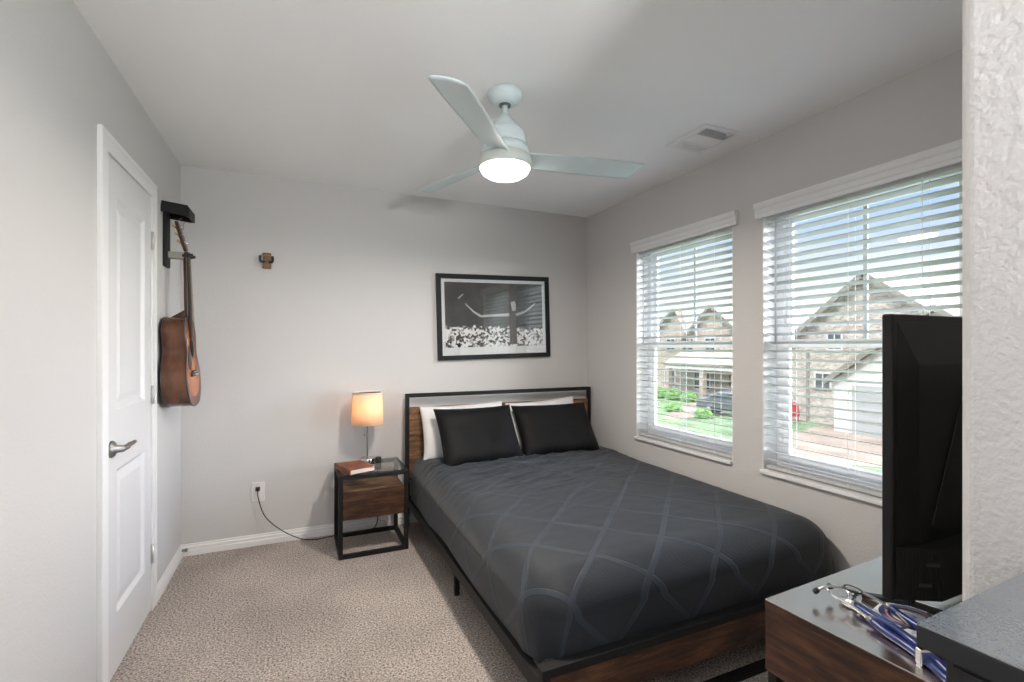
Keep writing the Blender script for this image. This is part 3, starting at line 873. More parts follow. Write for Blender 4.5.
# ------------------------------------------------------------------ outlet and lamp cord
ox, oz = -0.247, 0.350
ot = thing('wall_outlet', 'white wall outlet with a black plug above the baseboard', 'outlet', (ox, BY, oz))
MB().box(ox - 0.040, ox + 0.040, BY - 0.006, BY, oz - 0.064, oz + 0.064).build('cover_plate', M['plastic_w'], ot, bevel=0.003)
for z in (-0.024, 0.024):
    MB().box(ox - 0.017, ox + 0.017, BY - 0.009, BY - 0.005, oz + z - 0.016, oz + z + 0.016).build('socket', M['plastic_w'], ot, bevel=0.002)
pc = thing('power_cord', 'black power cord running from the outlet to behind the nightstand', 'cord', (ox, BY - 0.02, oz))
MB().box(ox - 0.013, ox + 0.013, BY - 0.034, BY - 0.009, oz + 0.012, oz + 0.036).build('plug', M['plastic_k'], pc, bevel=0.003)
zf = 0.006
MB().tube([(ox, BY - 0.032, oz + 0.022), (ox + 0.005, BY - 0.05, oz - 0.03), (ox + 0.045, BY - 0.06, oz - 0.15), (ox + 0.14, BY - 0.07, 0.10), (ox + 0.25, BY - 0.075, 0.030), (ox + 0.34, BY - 0.075, zf),
           (ox + 0.45, BY - 0.06, zf), (ox + 0.56, BY - 0.05, zf), (ox + 0.70, BY - 0.05, zf), (ox + 0.755, BY - 0.055, 0.05), (ox + 0.765, BY - 0.05, 0.20), (ox + 0.76, BY - 0.045, 0.42)], 0.0032, 8).build('cable', M['rubber'], pc)

# ------------------------------------------------------------------ guitar on its wall hanger
GY = 3.190
hg = thing('guitar_hanger', 'black wall-mounted guitar hanger with a small shelf on top', 'hanger', (LX, GY, 1.90))
MB().box(LX, LX + 0.018, GY - 0.045, GY + 0.045, 1.745, 2.090).build('back_plate', M['black_metal'], hg, bevel=0.006, seg=3)
# sloping shelf with side lips
sh = MB().obox((LX + 0.062, GY, 2.060), (0.92, 0, -0.10), (0, 1, 0), (0.10, 0, 0.92), 0.062, 0.085, 0.006)
sh.obox((LX + 0.122, GY, 2.045), (0, 0, 1), (0, 1, 0), (1, 0, 0), 0.026, 0.085, 0.005)
sh.obox((LX + 0.060, GY - 0.082, 2.055), (1, 0, -0.12), (0, 1, 0), (0.12, 0, 1), 0.060, 0.004, 0.030)
sh.obox((LX + 0.060, GY + 0.082, 2.055), (1, 0, -0.12), (0, 1, 0), (0.12, 0, 1), 0.060, 0.004, 0.030)
sh.build('shelf', M['black_metal'], hg, bevel=0.002)
MB().box(LX + 0.018, LX + 0.092, GY - 0.024, GY + 0.024, 1.796, 1.832).build('arm', mat('grey_wood', srgb(150, 148, 140), 0.6), hg, bevel=0.003)
for s_ in (-1, 1):
    MB().tube([(LX + 0.088, GY + s_ * 0.010, 1.814), (LX + 0.096, GY + s_ * 0.030, 1.812), (LX + 0.115, GY + s_ * 0.034, 1.812), (LX + 0.138, GY + s_ * 0.034, 1.818)], 0.0085, 10).build('prong', M['rubber'], hg)
for k, (yy, cl) in enumerate(((-0.05, srgb(160, 70, 75)), (0.0, srgb(60, 62, 70)), (0.045, srgb(190, 90, 100)))):
    o = MB().lathe([(0.0, 0), (0.013, 0.0), (0.015, 0.004), (0.013, 0.010), (0.0, 0.011)], (LX + 0.104 - 0.02 * (k % 2), GY + yy, 2.068), 12).build('guitar_pick', mat('pick_%d' % k, cl, 0.4))
    tag(o, ['dull red pick nearest the viewer on the hanger shelf', 'dark grey pick in the middle of the hanger shelf', 'pink pick farthest along the hanger shelf'][k], 'guitar pick', 'picks on the hanger shelf')

gt = thing('acoustic_guitar', 'sunburst acoustic guitar hanging on the wall beside the closet door', 'guitar', (LX + 0.06, GY, 0.975))
# body outline in (half width, height)
tab = [(0.000, 0.000), (0.060, 0.004), (0.115, 0.020), (0.160, 0.058), (0.186, 0.105), (0.194, 0.150), (0.186, 0.195), (0.165, 0.235), (0.143, 0.268), (0.133, 0.295), (0.133, 0.320), (0.140, 0.350), (0.146, 0.380), (0.147, 0.410), (0.138, 0.445), (0.115, 0.472), (0.075, 0.486), (0.0, 0.490)]
half = []
for i in range(len(tab) - 1):
    p0 = Vector(tab[max(i - 1, 0)]); p1 = Vector(tab[i]); p2 = Vector(tab[i + 1]); p3 = Vector(tab[min(i + 2, len(tab) - 1)])
    for k in range(5):
        q = k / 5
        half.append(0.5 * ((2 * p1) + (p2 - p0) * q + (2 * p0 - 5 * p1 + 4 * p2 - p3) * q * q + (3 * p1 - p0 - 3 * p2 + p3) * q ** 3))
half.append(Vector(tab[-1]))
outl = [(p.x, p.y) for p in half] + [(-p.x, p.y) for p in half[-2:0:-1]]
gz0 = 0.978
lean = 0.045                                  # the top of the guitar sits closer to the wall
def G(h, yy, zz):                             # h = distance in front of the guitar's back, zz up the body
    return (LX + 0.008 + h + 0.012 - lean * (zz - 0.2) * 0.5, GY + yy, gz0 + zz)
dep = lambda zz: 0.121 - 0.022 * zz / 0.49
mside = tint(mat('mahogany_side', srgb(96, 54, 34), 0.22, 0, 0.5), srgb(58, 32, 22), srgb(100, 62, 40), 14, (1, 1, 0.3))
gb = MB()
nO = len(outl)
v = [G(0.0, p[0], p[1]) for p in outl] + [G(dep(p[1]), p[0], p[1]) for p in outl]
gb.add(v, [(i, (i + 1) % nO, nO + (i + 1) % nO, nO + i) for i in range(nO)], True)
gb.build('side', mside, gt)
mtop = mat('sunburst_top', srgb(190, 116, 58), 0.25, 0, 0.5)
t = mtop.node_tree; b = t.nodes['Principled BSDF']; L = t.links.new
vc = N(t, 'ShaderNodeVertexColor'); vc.layer_name = 'burst'
rp = N(t, 'ShaderNodeValToRGB'); e = rp.color_ramp.elements
e[0].position = 0.0; e[0].color = (*srgb(196, 126, 66), 1); e[1].position = 1.0; e[1].color = (*srgb(34, 18, 13), 1)
q = e.new(0.68); q.color = (*srgb(176, 92, 42), 1); q = e.new(0.90); q.color = (*srgb(92, 46, 25), 1)
L(vc.outputs['Color'], rp.inputs[0]); L(rp.outputs[0], b.inputs['Base Color'])
def plate(name, front, material, burst):
    V = []; F = []; Cc = []
    rings = 10
    hc = 0.20
    off = 0.0012 if front else -0.0012
    for k in range(rings + 1):
        s_ = k / rings
        for p in outl:
            yy = p[0] * s_; zz = hc + (p[1] - hc) * s_
            V.append(G((dep(zz) if front else 0.0) + off, yy, zz)); Cc.append(s_)
    for k in range(rings):
        for i in range(nO):
            j = (i + 1) % nO
            F.append((k * nO + i, k * nO + j, (k + 1) * nO + j, (k + 1) * nO + i))
    m = MB().add(V, F, True)
    o = m.build(name, material, gt, fix=True)
    if burst:
        ca = o.data.color_attributes.new('burst', 'FLOAT_COLOR', 'POINT')
        for i in range(len(V)): ca.data[i].color = (Cc[i], Cc[i], Cc[i], 1)
    return o
plate('soundboard', True, mtop, True)
plate('back', False, mside, False)
bd = MB()
bd.tube([G(dep(p[1]) - 0.001, p[0], p[1]) for p in outl[::2]], 0.0030, 6, 2, True)
bd.tube([G(0.001, p[0], p[1]) for p in outl[::2]], 0.0035, 6, 2, True)
bd.build('binding', mat('dark_binding', srgb(40, 34, 32), 0.4), gt)
def disc(name, material, zz, r0, r1, h, n=36):
    m = MB(); V = []; F = []
    for k, r_ in enumerate((r0, r1)):
        for i in range(n):
            a = 2 * PI * i / n
            V.append(G(dep(zz + r_ * math.sin(a)) + h, r_ * math.cos(a), zz + r_ * math.sin(a)))
    for i in range(n):
        j = (i + 1) % n
        F.append((i, j, n + j, n + i))
    return m.add(V, F).build(name, material, gt)
disc('sound_hole', mat('hole_dark', (0.004, 0.003, 0.003), 0.9), 0.325, 0.0005, 0.050, 0.0022)
disc('rosette', mat('rosette', srgb(60, 50, 44), 0.4), 0.325, 0.050, 0.062, 0.0024)
# pickguard
pgp = []
for k in range(20):
    a = 2 * PI * k / 20
    pgp.append((-0.072 + 0.034 * math.cos(a) * (1.3 if math.sin(a) < 0 else 0.9), 0.265 + 0.066 * math.sin(a)))
MB().prism(pgp, lambda p: G(dep(p[1]) + 0.0016, p[0], p[1]), lambda p: G(dep(p[1]) + 0.0032, p[0], p[1])).build('pickguard', mat('pickguard', srgb(36, 18, 14), 0.15), gt)
br = MB().prism([(-0.082, 0.165), (0.082, 0.165), (0.082, 0.185), (0.03, 0.198), (-0.03, 0.198), (-0.082, 0.185)], lambda p: G(dep(p[1]) + 0.001, p[0], p[1]), lambda p: G(dep(p[1]) + 0.011, p[0] * 0.97, p[1]))
bo = br.build('bridge', mat('rosewood', srgb(44, 26, 20), 0.5), gt, bevel=0.002)
MB().prism([(-0.036, 0.188), (0.036, 0.190), (0.036, 0.193), (-0.036, 0.191)], lambda p: G(dep(p[1]) + 0.008, p[0], p[1]), lambda p: G(dep(p[1]) + 0.016, p[0], p[1])).build('saddle', M['plastic_w'], bo)
pn = MB()
for k in range(6):
    a = G(dep(0.175) + 0.010, -0.027 + k * 0.0108, 0.175); c2 = G(dep(0.175) + 0.018, -0.027 + k * 0.0108, 0.175)
    pn.cyl(a, c2, 0.0035, 8)
pn.build('bridge_pins', M['plastic_w'], bo)
# neck, heel, fretboard, headstock
nz0, nz1 = 0.490, 0.858
Gf = lambda h, yy, zz: G(dep(0.49) + h, yy, zz)
nk = MB()
V = []; F = []
rows = 14
for k in range(rows + 1):
    s_ = k / rows; zz = nz0 - 0.005 + (nz1 - nz0) * s_
    hw = 0.028 - 0.006 * s_; dp = 0.024 - 0.003 * s_
    for i in range(9):
        a = PI * i / 8
        V.append(Gf(0.002 - dp * math.sin(a), hw * math.cos(a), zz))
for k in range(rows):
    for i in range(8):
        F.append((k * 9 + i, k * 9 + i + 1, (k + 1) * 9 + i + 1, (k + 1) * 9 + i))
    F.append((k * 9 + 8, k * 9, (k + 1) * 9, (k + 1) * 9 + 8))
F.append(tuple(range(9))); F.append(tuple(rows * 9 + i for i in range(8, -1, -1)))
nk.add(V, F, True)
# heel block tapering into the body
hp = [(-0.085, 0.489), (0.0, 0.489), (0.0, 0.545), (-0.022, 0.530), (-0.060, 0.505)]
nk.prism(hp, lambda p: Gf(p[0], -0.020, p[1]), lambda p: Gf(p[0], 0.020, p[1]))
nk.build('neck', mat('neck_mahogany', srgb(62, 38, 28), 0.4), gt)
fb = MB().prism([(-0.028, 0.375), (0.028, 0.375), (0.022, nz1), (-0.022, nz1)], lambda p: G(dep(min(p[1], 0.49)) + 0.002, p[0], p[1]), lambda p: G(dep(min(p[1], 0.49)) + 0.008, p[0], p[1]))
fbo = fb.build('fretboard', mat('fretboard', srgb(34, 24, 21), 0.5), gt)
Lsc = nz1 - 0.19
for k in range(1, 20):
    zz = nz1 - Lsc * (1 - 2 ** (-k / 12))
    MB().bar(G(dep(min(zz, 0.49)) + 0.0082, -0.022, zz), G(dep(min(zz, 0.49)) + 0.0082, 0.022, zz), 0.0018, 0.0018).build('fret', M['chrome'], fbo)
hs = [(-0.022, nz1), (0.022, nz1), (0.036, nz1 + 0.035), (0.034, nz1 + 0.15), (0.022, nz1 + 0.165), (0.0, nz1 + 0.158), (-0.022, nz1 + 0.165), (-0.034, nz1 + 0.15), (-0.036, nz1 + 0.035)]
H0 = lambda h, yy, zz: Gf(h - (zz - nz1) * 0.24, yy, zz)
hso = MB().prism(hs, lambda p: H0(-0.012, p[0], p[1]), lambda p: H0(0.004, p[0], p[1])).build('headstock', mat('headstock_wood', srgb(70, 42, 28), 0.4), gt, bevel=0.002)
MB().prism([(-0.021, nz1 - 0.003), (0.021, nz1 - 0.003), (0.021, nz1 + 0.003), (-0.021, nz1 + 0.003)], lambda p: Gf(0.002, p[0], p[1]), lambda p: Gf(0.011, p[0], p[1])).build('nut', M['plastic_w'], hso)
mbut = mat('cream_button', srgb(190, 168, 120), 0.4)
for s_ in (-1, 1):
    for k in range(3):
        zz = nz1 + 0.050 + k * 0.040
        tn = MB().cyl(H0(-0.022, s_ * 0.024, zz), H0(0.014, s_ * 0.024, zz), 0.0045, 10).cyl(H0(-0.018, s_ * 0.020, zz), H0(-0.018, s_ * 0.048, zz), 0.003, 8).build('tuner', M['chrome'], hso)
        MB().lathe([(0.0, 0), (0.006, 0.001), (0.008, 0.007), (0.006, 0.014), (0, 0.015)], H0(-0.018, s_ * 0.044, zz), 10, (0, s_, 0)).build('tuner_button', mbut, tn)
mstr = mat('bronze_string', srgb(120, 100, 80), 0.4, 1.0)
for k in range(6):
    u = -1 + 2 * k / 5
    MB().bar(G(dep(0.19) + 0.016, u * 0.027, 0.191), Gf(0.0115, u * 0.018, nz1), 0.0008).build('string', mstr, gt)
# loose string ends curling at the head
MB().tube([H0(0.012, 0.024, nz1 + 0.13), H0(0.02, 0.03, nz1 + 0.16), H0(0.035, 0.045, nz1 + 0.178), H0(0.055, 0.05, nz1 + 0.170)], 0.0011, 6).build('string_end', M['chrome'], gt)
MB().tube([H0(0.012, -0.024, nz1 + 0.13), H0(0.01, -0.03, nz1 + 0.165), H0(0.03, -0.02, nz1 + 0.185)], 0.0011, 6).build('string_end', M['chrome'], gt)

# small wooden hook on the wall behind the bed
hk = thing('instrument_hook', 'small brown wooden hook with two black prongs on the wall', 'wall hook', (-0.194, BY, 1.878))
MB().box(-0.194 - 0.025, -0.194 + 0.025, BY - 0.022, BY, 1.826, 1.928).build('block', M['rustic_x'], hk, bevel=0.003)
for s_ in (-1, 1):
    MB().tube([(-0.194 + s_ * 0.014, BY - 0.020, 1.868), (-0.194 + s_ * 0.030, BY - 0.040, 1.866), (-0.194 + s_ * 0.036, BY - 0.062, 1.872), (-0.194 + s_ * 0.036, BY - 0.080, 1.896)], 0.008, 10).build('prong', M['rubber'], hk)

# ------------------------------------------------------------------ framed print
pcx, pcz = 1.440, 1.546
PW, PH = 0.966, 0.665
pt = thing('framed_print', 'black framed black-and-white concert print above the headboard', 'picture', (pcx, BY, pcz))
tilt = math.radians(1.5)
ct, st_ = math.cos(tilt), math.sin(tilt)
def Rp(u, v, d):   # u right, v up in the frame's own plane, d out of the wall
    return (pcx + u * ct - v * st_, BY - d, pcz + u * st_ + v * ct)
fwid = 0.036
fm = MB()
def pbox(m, u0, u1, v0, v1, d0, d1):
    vv = [Rp(u, v, d) for u in (u0, u1) for v in (v0, v1) for d in (d0, d1)]
    m.add(vv, [(0, 1, 3, 2), (4, 6, 7, 5), (0, 4, 5, 1), (2, 3, 7, 6), (0, 2, 6, 4), (1, 5, 7, 3)])
pbox(fm, -PW / 2, PW / 2, PH / 2 - fwid, PH / 2, 0.001, 0.026); pbox(fm, -PW / 2, PW / 2, -PH / 2, -PH / 2 + fwid, 0.001, 0.026)
pbox(fm, -PW / 2, -PW / 2 + fwid, -PH / 2 + fwid, PH / 2 - fwid, 0.001, 0.026); pbox(fm, PW / 2 - fwid, PW / 2, -PH / 2 + fwid, PH / 2 - fwid, 0.001, 0.026)
fm.build('frame', mat('picture_frame_black', (0.012, 0.014, 0.016), 0.5, 0, 0.25), pt, bevel=0.002)
bm_ = MB(); pbox(bm_, -PW / 2 + fwid, PW / 2 - fwid, -PH / 2 + fwid, PH / 2 - fwid, 0.003, 0.012)
bm_.build('mat_board', mat('print_border', (0.82, 0.84, 0.85), 0.6), pt)
iw, ih = PW / 2 - fwid - 0.028, PH / 2 - fwid - 0.026
pm = MB(); pbox(pm, -iw, iw, -ih + 0.035, ih, 0.012, 0.0135)
mpic = mat('concert_photo', (0.03, 0.03, 0.03), 0.5)
t = mpic.node_tree; b = t.nodes['Principled BSDF']; L = t.links.new
c = N(t, 'ShaderNodeTexCoord'); sp = N(t, 'ShaderNodeSeparateXYZ'); L(c.outputs['Object'], sp.inputs[0])
vo = N(t, 'ShaderNodeTexVoronoi', inp={'Scale': 58.0, 'Randomness': 1.0}); L(c.outputs['Object'], vo.inputs['Vector'])
vo.feature = 'F1'
sv = N(t, 'ShaderNodeSeparateColor'); L(vo.outputs['Color'], sv.inputs[0])
crowd = N(t, 'ShaderNodeMapRange', inp={'From Min': 0.25, 'From Max': 0.55, 'To Min': 0.01, 'To Max': 0.9}); L(sv.outputs[0], crowd.inputs['Value'])
nz = N(t, 'ShaderNodeTexNoise', inp={'Scale': 26.0}); L(c.outputs['Object'], nz.inputs['Vector'])
jz = N(t, 'ShaderNodeMath', operation='MULTIPLY_ADD', inp={1: 0.10}); L(nz.outputs['Fac'], jz.inputs[0]); L(sp.outputs['Z'], jz.inputs[2])
edge = N(t, 'ShaderNodeMapRange', inp={'From Min': -0.045, 'From Max': -0.03, 'To Min': 1.0, 'To Max': 0.0}); L(jz.outputs[0], edge.inputs['Value'])
n5 = N(t, 'ShaderNodeTexNoise', inp={'Scale': 9.0, 'Detail': 4.0}); L(c.outputs['Object'], n5.inputs['Vector'])
dark = N(t, 'ShaderNodeMapRange', inp={'From Min': 0.4, 'From Max': 0.8, 'To Min': 0.012, 'To Max': 0.06}); L(n5.outputs['Fac'], dark.inputs['Value'])
mxp = N(t, 'ShaderNodeMix', data_type='FLOAT'); L(edge.outputs[0], mxp.inputs['Factor']); L(dark.outputs[0], mxp.inputs['A']); L(crowd.outputs[0], mxp.inputs['B'])
L(mxp.outputs['Result'], b.inputs['Base Color'])
pm.build('print', mpic, pt)
# plain performer with arms spread, printed on the sheet
mlt = mat('print_light_tone', (0.55, 0.56, 0.57), 0.5); mdk = mat('print_dark_tone', (0.05, 0.05, 0.055), 0.5)
def inkline(m, pts, ws, d0=0.0136, d1=0.0142):
    for (a, b_, wa, wb) in [(pts[i], pts[i + 1], ws[i], ws[i + 1]) for i in range(len(pts) - 1)]:
        dx, dy = b_[0] - a[0], b_[1] - a[1]; l = math.hypot(dx, dy); nx, ny = -dy / l, dx / l
        q = [(a[0] + nx * wa, a[1] + ny * wa), (b_[0] + nx * wb, b_[1] + ny * wb), (b_[0] - nx * wb, b_[1] - ny * wb), (a[0] - nx * wa, a[1] - ny * wa)]
        m.prism(q, lambda p: Rp(p[0], p[1], d0), lambda p: Rp(p[0], p[1], d1))
ink = MB()
inkline(ink, [(-0.255, 0.105), (-0.185, 0.040), (-0.125, 0.005), (-0.05, 0.012), (0.12, 0.018)], [0.004, 0.007, 0.009, 0.009, 0.013])
inkline(ink, [(0.175, 0.018), (0.255, 0.040), (0.32, 0.085), (0.355, 0.115)], [0.012, 0.008, 0.006, 0.004])
inkline(ink, [(-0.31, 0.145), (-0.27, 0.178)], [0.006, 0.004])
inkline(ink, [(0.150, 0.125), (0.160, 0.085), (0.158, 0.05)], [0.020, 0.022, 0.014])
ink.build('performer_arms', mlt, pt)
ink2 = MB()
inkline(ink2, [(0.145, 0.03), (0.150, -0.06), (0.150, -0.22)], [0.034, 0.030, 0.034])
ink2.build('performer_body', mdk, pt)
gg = MB(); pbox(gg, -PW / 2 + fwid, PW / 2 - fwid, -PH / 2 + fwid, PH / 2 - fwid, 0.017, 0.019)
gg.build('glazing', glass('picture_glass', (1, 1, 1), 0.12), pt)

# ------------------------------------------------------------------ ceiling fan
fx, fy = 0.838, 1.966
fan = thing('ceiling_fan', 'pale mint three-blade ceiling fan with a lit round light', 'ceiling fan', (fx, fy, CH))
MB().lathe([(0.0, CH), (0.076, CH), (0.077, 2.420), (0.073, 2.410), (0.060, 2.396), (0.044, 2.386), (0.036, 2.384), (0.0, 2.384)], (fx, fy, 0), 40).build('canopy', M['fan'], fan)
MB().lathe([(0.0, 2.3835), (0.026, 2.3835), (0.026, 2.378), (0.0, 2.378)], (fx, fy, 0), 24).build('canopy_gap', M['fan_gap'], fan)
MB().cyl((fx, fy, 2.29), (fx, fy, 2.385), 0.0130, 20).build('downrod', M['fan'], fan)
MB().lathe([(0.0, 2.338), (0.020, 2.338), (0.026, 2.325), (0.040, 2.310), (0.052, 2.297), (0.058, 2.280), (0.072, 2.274), (0.087, 2.258), (0.096, 2.235), (0.099, 2.210), (0.099, 2.199), (0.0, 2.199)], (fx, fy, 0), 48).build('motor_housing', M['fan'], fan)
MB().lathe([(0.0, 2.200), (0.095, 2.200), (0.095, 2.195), (0.0, 2.195)], (fx, fy, 0), 48).build('housing_gap', M['fan_gap'], fan)
MB().lathe([(0.0, 2.196), (0.100, 2.196), (0.106, 2.180), (0.112, 2.152), (0.0, 2.152)], (fx, fy, 0), 48).build('blade_hub', M['fan'], fan)
MB().lathe([(0.0, 2.153), (0.109, 2.153), (0.109, 2.148), (0.0, 2.148)], (fx, fy, 0), 48).build('hub_gap', M['fan_gap'], fan)
MB().lathe([(0.0, 2.149), (0.114, 2.149), (0.119, 2.134), (0.121, 2.110), (0.118, 2.102), (0.110, 2.101), (0.0, 2.118)], (fx, fy, 0), 48).build('light_ring', M['fan_ring'], fan)
MB().lathe([(0.111, 2.106), (0.110, 2.096), (0.101, 2.080), (0.080, 2.066), (0.05, 2.056), (0.02, 2.052), (0.0, 2.0515)], (fx, fy, 0), 48).build('light_globe', M['globe'], fan)
def blade(ang):
    # plan outline (along, across) with a slanted rounded tip
    up = [(0.085, 0.050), (0.16, 0.058), (0.30, 0.064), (0.45, 0.067), (0.56, 0.067), (0.625, 0.065), (0.640, 0.062)]
    dn = [(0.668, -0.060), (0.655, -0.064), (0.60, -0.067), (0.45, -0.068), (0.30, -0.064), (0.16, -0.055), (0.085, -0.046)]
    pitch = math.radians(-15)
    ca, sa = math.cos(ang), math.sin(ang)
    NS = 16
    V = []; F = []
    def up_at(x):
        for i in range(len(up) - 1):
            if up[i][0] <= x <= up[i + 1][0]:
                q = (x - up[i][0]) / (up[i + 1][0] - up[i][0]); return up[i][1] + q * (up[i + 1][1] - up[i][1])
        return up[-1][1]
    d2 = dn[::-1]
    def dn_at(x):
        for i in range(len(d2) - 1):
            if d2[i][0] <= x <= d2[i + 1][0]:
                q = (x - d2[i][0]) / (d2[i + 1][0] - d2[i][0]); return d2[i][1] + q * (d2[i + 1][1] - d2[i][1])
        return d2[-1][1]
    NX, NYY = 30, 10
    for th in (0.004, -0.004):
        for i in range(NX + 1):
            for j in range(NYY + 1):
                w_ = j / NYY
                s_ = i / NX
                xe = 0.668 + (0.640 - 0.668) * w_ - 0.012 * max(0.0, 2 * w_ - 1) ** 6 - 0.006 * max(0.0, 1 - 2 * w_) ** 6          # slanted tip
                x = 0.085 + (xe - 0.085) * s_
                a_ = dn_at(min(x, 0.672)); b_ = up_at(min(x, 0.640))
                y = a_ + (b_ - a_) * w_
                pp = pitch * (1.15 - 0.3 * s_)
                cam_ = 0.006 * (1 - (2 * w_ - 1) ** 2)
                yy = y * math.cos(pp); zz = y * math.sin(pp) + cam_ + th * (1 - 0.7 * abs(2 * w_ - 1) ** 4)
                V.append((fx + x * ca - yy * sa, fy + x * sa + yy * ca, 2.146 + zz))
    st = (NX + 1) * (NYY + 1)
    id_ = lambda s_, i, j: s_ * st + i * (NYY + 1) + j
    for i in range(NX):
        for j in range(NYY):
            F.append((id_(0, i, j), id_(0, i + 1, j), id_(0, i + 1, j + 1), id_(0, i, j + 1)))
            F.append((id_(1, i, j), id_(1, i, j + 1), id_(1, i + 1, j + 1), id_(1, i + 1, j)))
    for i in range(NX):
        for j in (0, NYY):
            F.append((id_(0, i, j), id_(0, i + 1, j), id_(1, i + 1, j), id_(1, i, j)))
    for j in range(NYY):
        for i in (0, NX):
            F.append((id_(0, i, j), id_(0, i, j + 1), id_(1, i, j + 1), id_(1, i, j)))
    MB().add(V, F, True).build('blade', M['fan'], fan)
for k in range(3): blade(math.radians(-9.5 + 120 * k))
# the lamp inside the globe shines down from just under the glass
fl = bpy.data.lights.new('fan_lamp', 'AREA')
fl.shape = 'DISK'; fl.size = 0.12; fl.energy = FAN_LIGHT; fl.color = (1.0, 0.90, 0.79)
flo = bpy.data.objects.new('fan_lamp', fl); COL.objects.link(flo)
flo.location = (fx, fy, 2.048)

# ------------------------------------------------------------------ ceiling vent
vx0, vx1, vy0, vy1 = 1.888, 2.142, 1.822, 2.118
vt = thing('ceiling_vent', 'white rectangular air vent in the ceiling near the windows', 'vent', ((vx0 + vx1) / 2, (vy0 + vy1) / 2, CH))
m_ = MB(); zt = CH
bw_ = 0.030
m_.box(vx0, vx1, vy0, vy0 + bw_, zt - 0.010, zt); m_.box(vx0, vx1, vy1 - bw_, vy1, zt - 0.010, zt)
m_.box(vx0, vx0 + bw_, vy0 + bw_, vy1 - bw_, zt - 0.010, zt); m_.box(vx1 - bw_, vx1, vy0 + bw_, vy1 - bw_, zt - 0.010, zt)
for fy_ in (0.36, 0.68):
    yy = vy0 + (vy1 - vy0) * fy_
    m_.box(vx0 + bw_, vx1 - bw_, yy - 0.007, yy + 0.007, zt - 0.012, zt)
m_.build('frame', M['vent'], vt, bevel=0.002)
MB().box(vx0 + bw_, vx1 - bw_, vy0 + bw_, vy1 - bw_, zt - 0.002, zt - 0.0005).build('duct', M['vent_dark'], vt)
lv_ = MB()
secs = [(vy0 + bw_, vy0 + (vy1 - vy0) * 0.36 - 0.007, 'x', 1), (vy0 + (vy1 - vy0) * 0.36 + 0.007, vy0 + (vy1 - vy0) * 0.68 - 0.007, 'x', 1), (vy0 + (vy1 - vy0) * 0.68 + 0.007, vy1 - bw_, 'y', 1)]
for si, (a, b_, d, s_) in enumerate(secs):
    n = 9
    for k in range(n):
        yy = a + (b_ - a) * (k + 0.5) / n
        tl_ = [0.9, -0.2, -0.9][si]
        lv_.obox(((vx0 + vx1) / 2, yy, zt - 0.008), (1, 0, 0), (0, math.cos(tl_), math.sin(tl_)), (0, -math.sin(tl_), math.cos(tl_)), (vx1 - vx0) / 2 - bw_, 0.0042, 0.0006)
lv_.build('louvers', M['vent'], vt)
MB().box(vx1 - 0.09, vx1 - 0.07, vy0 + 0.020, vy0 + 0.030, zt - 0.022, zt - 0.010).build('damper_lever', M['vent'], vt)

# ------------------------------------------------------------------ dresser
DT = 0.72
drz = math.radians(3.0)
dr = thing('dresser', 'dark brown wood-topped dresser under the television at the near corner', 'dresser', (0.992, 0.783, 0), drz)
DW, DD = 1.24, 0.385        # along x, depth towards -y
def db(name, x0, x1, y0, y1, z0, z1, mt, bev=0.002, parent=None):
    return MB().box(x0, x1, y0, y1, z0, z1).build(name, mt, parent or dr, bevel=bev, world=False)
db('top', 0, DW, -DD, 0, DT - 0.0035, DT, M['rustic_top'], 0.001)
db('top_core', 0.0, DW, -DD, 0, DT - 0.018, DT - 0.0036, M['rustic_dark_y'], 0.0)
db('side_panel', 0.0, 0.018, -DD, 0.0, DT - 0.150, DT - 0.018, M['rustic_dark_y'])
db('side_panel', DW - 0.018, DW, -DD, 0.0, DT - 0.150, DT - 0.018, M['rustic_dark_y'])
db('side_rail', 0.0, 0.022, -DD, 0.0, DT - 0.164, DT - 0.1505, wood('dresser_edge_wood', srgb(50, 32, 24), srgb(92, 60, 42), srgb(128, 88, 60), 1, 0.5))
db('back_panel', 0.018, DW - 0.018, -DD, -DD + 0.012, 0.10, DT - 0.018, M['cabinet_side'])
for x in (0.004, DW - 0.026):
    for y in (-DD + 0.002, -0.026):
        db('leg', x, x + 0.022, y, y + 0.022, 0, DT - 0.165, M['black_metal'])
for r_ in range(2):
    for k in range(3):
        x0 = 0.026 + k * (DW - 0.052) / 3 + 0.004; x1 = 0.026 + (k + 1) * (DW - 0.052) / 3 - 0.004
        z0 = 0.13 + r_ * 0.215; z1 = z0 + 0.205
        d_ = db('drawer', x0, x1, -DD + 0.02, -0.008, z0, z1, M['drawer_cloth'], 0.004)
        db('handle', (x0 + x1) / 2 - 0.06, (x0 + x1) / 2 + 0.06, -0.008, 0.010, (z0 + z1) / 2 - 0.012, (z0 + z1) / 2 + 0.012, M['leather'], 0.003, d_)
db('front_rail', 0.018, DW - 0.018, -0.02, 0.0, DT - 0.150, DT - 0.018, M['rustic_dark_x'])
db('bottom_rail', 0.026, DW - 0.026, -DD + 0.002, -0.004, 0.10, 0.122, M['black_metal'])

# ------------------------------------------------------------------ television seen from behind
tvx0, tvx1, tvy = 1.170, 2.080, 0.625
tz0, tz1 = 0.757, 1.378
tv = thing('television', 'large black television seen from behind on the dresser', 'television', ((tvx0 + tvx1) / 2, tvy, DT))
MB().box(tvx0, tvx1, tvy - 0.012, tvy + 0.010, tz0, tz1).build('bezel', M['tv'], tv, bevel=0.004, seg=3)
MB().box(tvx0 + 0.008, tvx1 - 0.008, tvy + 0.0095, tvy + 0.0115, tz0 + 0.012, tz1 - 0.008).build('screen', M['screen'], tv)
